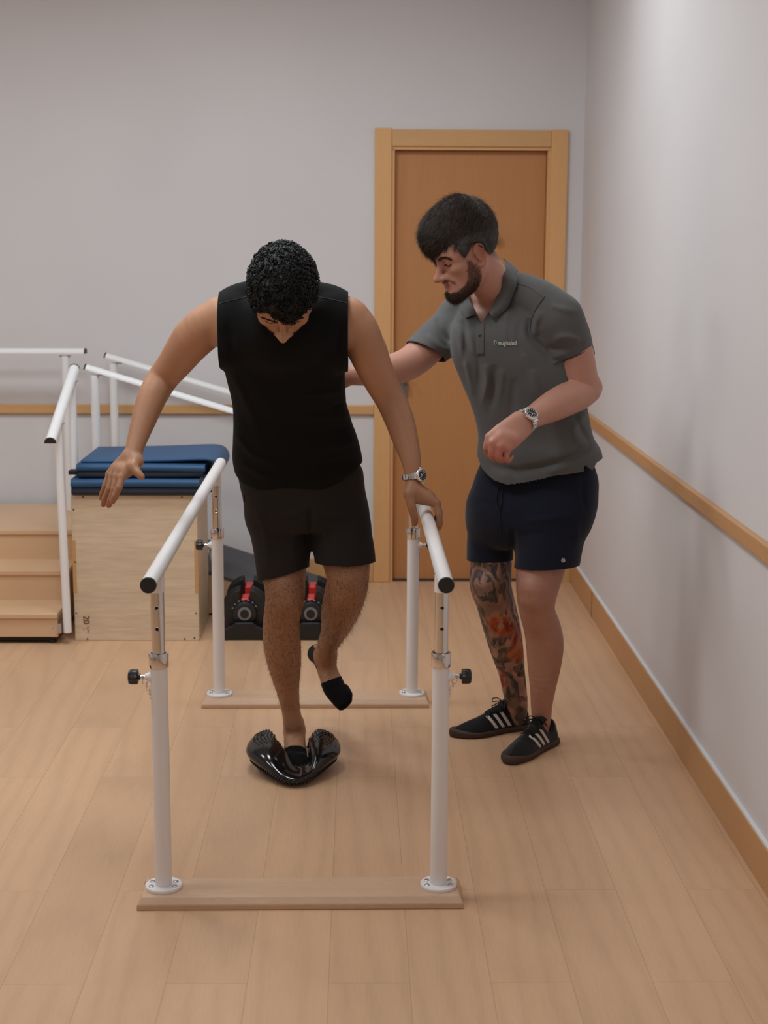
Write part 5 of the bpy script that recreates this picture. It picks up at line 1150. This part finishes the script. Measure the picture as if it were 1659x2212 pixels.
V = []; F = []
for cx, cy, a, b_, th in ((1071.8, 736.6, 2.2, .9, .7), (1072, 742.3, 2.3, .9, -.8), (1073.2, 739.5, 1.6, .8, 0)): F.append(tuple(range(len(V), len(V)+12))); V += ee(cx, cy, a, b_, th)
emboss(np.array(V), F, 'shirt_emblem', nmat('thread_green', srgb(92, 160, 74), .7), TP, P2, .0036)
V = []; F = []
for cx, cy, a, b_, th in ((1067.3, 739.5, 1.5, .8, 0), (1068.6, 736.6, 1.5, .7, -.8), (1068.6, 742.4, 1.5, .7, .8)): F.append(tuple(range(len(V), len(V)+12))); V += ee(cx, cy, a, b_, th)
emboss(np.array(V), F, 'shirt_emblem', nmat('thread_pale', srgb(190, 205, 196), .7), TP, P2, .0036)
# ---- navy shorts
NS = SDF()
NS.loft([sec(1185, 1040, 1225, 4.60, .075, yd), sec(1150, 1016, 1258, 4.60, .105, yd), sec(1125, 1011, 1272, 4.60, .120, yd), sec(1088, 1014, 1282, 4.60, .126, yd), sec(1060, 1024, 1284, 4.60, .116, yd), sec(1030, 1034, 1284, 4.597, .106, yd), sec(1000, 1046, 1276, 4.595, .098, yd), sec(980, 1050, 1272, 4.595, .092, yd)], k=.03)
limb(NS, [(1068, 1100, 4.665, .082), (1061, 1150, 4.67, .0765), (1058, 1200, 4.67, .0745), (1059, 1260, 4.665, .074)], k=.02)
limb(NS, [(1192, 1090, 4.56, .106), (1190, 1140, 4.555, .1085), (1184, 1190, 4.545, .1045), (1180, 1235, 4.535, .1005), (1178, 1290, 4.53, .1)], k=.02)
for L, A, wd in [([(1108, 1140, 4.5), (1111, 1180, 4.5), (1109, 1225, 4.5)], -.012, .008), ([(1015, 1085, 4.55), (1060, 1092, 4.5), (1100, 1110, 4.45)], -.006, .008), ([(1012, 1110, 4.55), (1060, 1112, 4.5), (1105, 1140, 4.45)], .006, .009), ([(1130, 1130, 4.45), (1190, 1120, 4.45), (1250, 1110, 4.45)], .006, .010), ([(1125, 1160, 4.45), (1180, 1150, 4.45)], -.005, .010), ([(1256, 1030, 4.5), (1254, 1070, 4.5), (1262, 1100, 4.5)], -.005, .006), ([(1240, 1120, 4.5), (1245, 1180, 4.5)], .005, .012), ([(1140, 1060, 4.5), (1200, 1052, 4.45)], .005, .01)]:
    fold(NS, L, A, wd)
VN, FN = NS.mesh(.0034)
hR = at(1060, 1208, 4.67); hL = at(1181, 1222, 4.54)
def hem2(P):
    a = plane(hR, (.02, -.06, -1))(P); b = plane(hL, (.05, -.08, -1))(P); dr2 = np.hypot(P[:, 0]-hR[0], P[:, 1]-hR[1])/.075; dl2 = np.hypot(P[:, 0]-hL[0], P[:, 1]-hL[1])/.102
    return np.where(P[:, 2] > .75, -1., np.where(dr2 < dl2, a, b))
VN, FN = clip(VN, FN, hem2); VN, FN = clip(VN, FN, lambda P: P[:, 2]-at(1150, 995, 4.6)[2])
nv = cloth('navy_sweat_fabric', srgb(21, 25, 40), .9, 900, .12, .2); garment('shorts', VN, FN, nv, P2)
TN = bvh(VN, FN)
for L_ in ([(1077, 1050), (1072, 1080), (1078, 1110)], [(1086, 1052), (1083, 1085), (1079, 1115), (1083, 1160)]):
    L_ = [tuple(map(float, q)) for q in L_]; P, _ = catmull(np.array(L_), None, 6); Q = [cast(TN, a, b_, .004) for a, b_ in P]; Q = [q for q in Q if q is not None]
    if len(Q) > 2: b = MB(); b.tube(Q, .0019, 8); b.build('drawstring', nmat('cord_black', srgb(12, 13, 18), .8), P2, True)
V = []; F = []
for cx, cy, a, b_, th in [(1216.6, 1210.5, 4.6, 4.4, 0)]: F.append(tuple(range(len(V), len(V)+12))); V += ee(cx, cy, a, b_, th)
for cx in (1215.0, 1218.2): F.append(tuple(range(len(V), len(V)+12))); V += ee(cx, 1205.6, 1.5, .9, .9 if cx < 1216 else -.9)
emboss(np.array(V), F, 'shorts_badge', nmat('badge_pale', srgb(196, 186, 178), .5), TN, P2, .004)
V = []; F = []
for cx, cy, a, b_, th in [(1214.8, 1210.8, .7, 2.4, 0), (1218.4, 1210.8, .7, 2.4, 0), (1216.6, 1207, 2.2, .5, 0)]: F.append(tuple(range(len(V), len(V)+12))); V += ee(cx, cy, a, b_, th)
emboss(np.array(V), F, 'badge_lines', nmat('badge_dark', srgb(40, 42, 56), .6), TN, P2, .0046)
watch(P2, at(1136, 909, 4.296), at(1150, 902, 4.315)-at(1122, 917, 4.277), (-.10, -.93, .38), .0335, .0305, .0200)

# ---- trainers (one builder, copied)
suede = cloth('black_suede', srgb(17, 17, 18), .85, 700, .25, .15); wl = nmat('white_leather', srgb(214, 206, 198), .5); gum = paint('gum_sole', srgb(70, 54, 44), .6, .06); lace = nmat('black_lace', srgb(14, 14, 15), .8)
def foot2d(P, g=0.):
    Q = [(.046, 0, .0355), (.10, -.002, .0335), (.15, .001, .0385), (.205, .003, .0470), (.245, .0, .0400), (.272, -.006, .0270)]
    d = None; p = P[:, :2]
    C_, R_ = catmull(np.array([q[:2] for q in Q]), np.array([q[2] for q in Q]), 4)
    for i in range(len(C_)-1):
        a, b = C_[i], C_[i+1]; ba = b-a; t = np.clip(((p-a)@ba)/(ba@ba), 0, 1); l = np.linalg.norm(p-a-t[:, None]*ba, axis=1)-(R_[i]+(R_[i+1]-R_[i])*t); d = l if d is None else np.minimum(d, l)
    return d-g
def make_shoe():
    S = SDF()
    prof = [(.020, .104), (.045, .094), (.075, .086), (.100, .094), (.118, .100), (.135, .091), (.17, .073), (.205, .058), (.245, .048), (.30, .034)]
    xs, zs = np.array(prof).T
    def up(P):
        h = np.interp(P[:, 0], xs, zs); t = np.clip((P[:, 2]-.012)/(h-.012), 0, 1.3)
        side = foot2d(P, .0)+.020*t**1.6+.006*t; rf = (P[:, 2]-h)*.75; k = .026; m_ = np.maximum(side, rf); hh = np.maximum(k-np.abs(side-rf), 0)/k; m_ = m_+hh*hh*k/4
        return np.maximum(m_, .014-P[:, 2]).astype(np.float32)
    S._add([(np.array([0, -.06, .01]), np.array([.32, .06, .11]), up)], .01, 'u')
    S.chain([(.062, 0, .14), (.064, 0, .10), (.072, 0, .060)], [.030, .0295, .026], k=.008, op='s', flat=((0, 1, 0), 1.12))
    S.chain([(.064, 0, .13), (.098, 0, .115)], [.024, .018], k=.006, op='s')
    V, F = S.mesh(.0024)
    So = SDF()
    def sole(P):
        d = foot2d(P, .0025+.0015*np.cos((P[:, 2]-.012)*200)); z = P[:, 2]; top = .020+.008*smask(P[:, 0], .23, .30)+.003*smask(P[:, 0], .08, 0); b_ = np.maximum(z-top, .0002-z); k = .006; m_ = np.maximum(d, b_); hh = np.maximum(k-np.abs(d-b_), 0)/k; return (m_+hh*hh*k/4).astype(np.float32)
    So._add([(np.array([0, -.06, 0]), np.array([.32, .06, .035]), sole)], .01, 'u'); Vs, Fs = So.mesh(.0024)
    t = bvh(V, F); parts = [('upper', V, F, suede), ('sole', Vs, Fs, gum)]
    def side(x, z, sg, off=.0011):
        h = t.ray_cast(Vector((x, sg*.2, z)), Vector((0, -sg, 0))); return np.array(h[0])+np.array(h[1])*off if h[0] is not None else None
    SV, SF = [], []
    for sg in (-1, 1):
        for i in range(3):
            x0 = .092+i*.026; n = 10; b0 = len(SV); ok = True
            for j in range(n):
                u = j/(n-1); z = .024+u*(.050-i*.004); xx = x0+.030*u
                for e in (0, .013*(1-.12*u)):
                    p = side(xx+e, z, sg); 
                    if p is None: p = SV[-1] if SV else np.array([xx, sg*.03, z])
                    SV.append(p)
            SF += [(b0+2*j, b0+2*j+1, b0+2*j+3, b0+2*j+2) for j in range(n-1)]
    parts.append(('stripes', np.array(SV), SF, wl))
    # heel tab
    HV = []; HF = []; n = 9
    for j in range(7):
        z = .050+.030*j/6
        for i in range(n):
            a = math.pi+(i/(n-1)-.5)*1.25; h = t.ray_cast(Vector((.05+math.cos(a)*.2, math.sin(a)*.2, z)), Vector((-math.cos(a), -math.sin(a), 0))); HV.append(np.array(h[0])+np.array(h[1])*.0012 if h[0] is not None else HV[-n]+np.array([0, 0, .001]))
    HF = [(j*n+i, j*n+i+1, (j+1)*n+i+1, (j+1)*n+i) for j in range(6) for i in range(n-1)]; parts.append(('heel_tab', np.array(HV), HF, wl))
    # tongue
    TV = []
    for j in range(12):
        u = j/11; x = .168-.070*u
        for i in range(7):
            y = (i/6-.5)*(.034+.014*u); h = t.ray_cast(Vector((x, y, .2)), Vector((0, 0, -1))); z = (h[0][2] if h[0] is not None else .08)
            zz = .056+.050*u**1.1 if u > .45 else z+.001; TV.append((x-.004*u, y, max(zz, 0)+.0025-abs(y)*.35*u))
    parts.append(('tongue', np.array(TV), [(j*7+i, j*7+i+1, (j+1)*7+i+1, (j+1)*7+i) for j in range(11) for i in range(6)], suede))
    b = MB()
    for i in range(6):
        x = .112+i*.0125; P = []
        for j in range(9):
            y = (j/8-.5)*.042; h = t.ray_cast(Vector((x+.004*math.sin(j), y, .2)), Vector((0, 0, -1))); z = h[0][2] if h[0] is not None else .07; P.append((x+(.003 if i % 2 else -.003)*(j/4-1), y, z+.0035))
        b.tube(P, .0021, 7)
    z0 = .107
    for sg in (-1, 1):
        b.tube([(.112, 0, z0-.006), (.125, sg*.018, z0+.004), (.132, sg*.038, z0-.004), (.128, sg*.046, z0-.018), (.120, sg*.034, z0-.014), (.112, sg*.008, z0-.006)], .0019, 7)
        b.tube([(.112, 0, z0-.006), (.124, sg*.012, z0-.012), (.138, sg*.030, z0-.028)], .0018, 7)
    b.lathe([(0, -.003), (.005, -.002), (.005, .002), (0, .003)], (.112, 0, z0-.006), (0, 0, 1), 10); parts.append(('laces', np.array(b.V), b.F, lace))
    return parts
SP = make_shoe()
def shoe(toe_dir, heel, mirror=1):
    a = math.atan2(toe_dir[1], toe_dir[0]); c, s = math.cos(a), math.sin(a); Rm = np.array([[c, -s, 0], [s, c, 0], [0, 0, 1]]); root = None
    for nm, V, F, mt in SP:
        X = (np.asarray(V)*np.array([1, mirror, 1]))@Rm.T+np.array(heel)
        if root is None: root = mesh('trainer', X, F, mt, P2, True, label='black suede trainer with three white side stripes')
        else:
            o = mesh(nm, X, F, mt, root, True)
            if nm in ('stripes', 'heel_tab', 'tongue'): m = o.modifiers.new('t', 'SOLIDIFY'); m.thickness = .0014 if nm != 'tongue' else .005; m.offset = 0
toe = atZ0 = lambda px, py: (lambda d: CAM+d*(0-CAM_H)/d[2])(FW+RT*(px-829.5)/F_PX-UP*(py-1106)/F_PX)
h1 = at(1152, 1560, 4.815)*[1, 1, 0]; t1 = toe(977, 1592); d = unit(t1-h1); shoe(d, t1-d*.296+np.array([0, 0, 0]), 1)
h2 = toe(1094, 1650)+np.array([.63, .78, 0])*.3; t2 = toe(1094, 1650); d = unit(t2-h2); shoe(d, t2-d*.292, -1)
print('SHOES heel', t1-unit(t1-h1)*.296, h1, t2-unit(t2-h2)*.292, h2)
# ------------------------------------------------------------------ inflated balance cushion pressed down by the foot
cc = at(637, 1637, 4.50); cc[2] = 0; cc[1] = 4.415
BC = empty('balance_cushion', cc, 'glossy black inflatable balance cushion, bent into a heart shape under the standing foot', 'balance cushion')
rubber = nmat('black_rubber', srgb(15, 15, 17), .13, spec=.6)
K = SDF()
def cush(P):
    x = P[:, 0]-cc[0]; y = P[:, 1]-cc[1]; z = P[:, 2]; R = .146
    r = np.sqrt(x*x+y*y); ang = np.arctan2(x-.012, -y)
    Rr = R*(1+.10*np.exp(-(ang/.95)**2)+.17*np.exp(-(ang/.33)**2)-.03*np.exp(-(((np.abs(ang)-.9)/.4)**2)))
    side = np.abs(x); zc = .043-.020*np.exp(-(ang/.45)**2)*smask(r, .06, .15)+.016*smask(side, .03, .12)+.014*smask(y, -.04, .12)
    th = .040+.010*np.exp(-((side-.085)/.045)**2)-.010*np.exp(-(ang/.35)**2)
    u = r/Rr; prof = np.clip(1-u**2.6, 1e-4, 1)**.5; d = np.where(u < 1, np.abs(z-zc)-th*prof, np.hypot(r-Rr, z-zc))*.75
    return d.astype(np.float32)
K._add([(cc+np.array([-.20, -.20, 0]), cc+np.array([.20, .20, .14]), cush)], .01, 'u')
K.chain([at(634, 1585, 4.62)+[0, 0, .050], at(633, 1608, 4.51)+[0, 0, .040], at(634, 1636, 4.45)+[0, 0, .038], at(642, 1660, 4.39)+[0, 0, .034]], [.056, .056, .051, .032], k=.035, op='s')
K.chain([at(646, 1660, 4.38)+[0, 0, .045], at(652, 1674, 4.33)+[0, 0, .052], at(656, 1688, 4.275)+[0, 0, .052]], [.030, .020, .012], k=.040, op='s')
K.func(lambda P: (.0002-P[:, 2]).astype(np.float32), op='i', k=.004)
VC, FC = K.mesh(.0028); cu = mesh('cushion', VC, FC, rubber, BC)
NC, _ = normals(VC, FC)
# massage nubs underneath the rim and on the upper face
V, F = [], []
b = MB(); m = 0
tc = bvh(VC, FC)
for ring_i, (zz, nn, rr) in enumerate(((.012, 92, .0030), (.020, 96, .0028), (.028, 98, .0026))):
    for k in range(nn):
        a = 2*math.pi*(k+.5*(ring_i % 2))/nn; d = np.array([math.sin(a), -math.cos(a), 0]); h = tc.ray_cast(Vector(cc+d*.3+np.array([0, 0, zz+.012*abs(d[0])])), Vector(-d))
        if h[0] is None: continue
        p = np.array(h[0]); n_ = np.array(h[1]); b.lathe([(rr, -.001), (rr*.8, .004), (rr*.4, .0055), (0, .006)], p, n_, 7)
b.build('rim_nubs', nmat('matt_rubber', srgb(16, 16, 17), .5), BC, True, kind='stuff')
b = MB()
for i in range(10):
    rr = .030+i*.0105; nn = int(2*math.pi*rr/.0115)
    for k in range(nn):
        a = 2*math.pi*k/nn; x, y = rr*math.sin(a), .02-rr*math.cos(a)*.95
        if y < -.045: continue
        h = tc.ray_cast(Vector(cc+np.array([x, y, .3])), Vector((0, 0, -1)))
        if h[0] is None or abs(x) < .035: continue
        b.lathe([(.0028, -.0006), (.0025, .0010), (.0014, .0021), (0, .0024)], np.array(h[0]), np.array(h[1]), 6)
b.build('top_nubs', rubber, BC, True, kind='stuff')
# small gold print on the front left
gold = nmat('gold_print', srgb(176, 160, 120), .5)
V = []; F = []
def q_(pts_):
    b0 = len(V); V.extend(pts_); F.append(tuple(range(b0, b0+len(pts_))))
q_([(565, 1669), (567, 1665), (569, 1667), (567, 1673), (565, 1673)])
for i, (x, w_) in enumerate(((572, 3), (576, 2), (579, 3), (583, 2.5), (586.5, 3))): q_([(x, 1669+i*.9), (x+w_, 1669.6+i*.9), (x+w_-.6, 1674+i*.9), (x-.4, 1673.4+i*.9)])
q_([(574, 1677), (590, 1680.5), (590, 1681.8), (574, 1678.3)])
out = [cast(tc, x, y, .0012) for x, y in V]; out = [o if o is not None else cc for o in out]; mesh('print_marks', out, F, gold, BC, False)
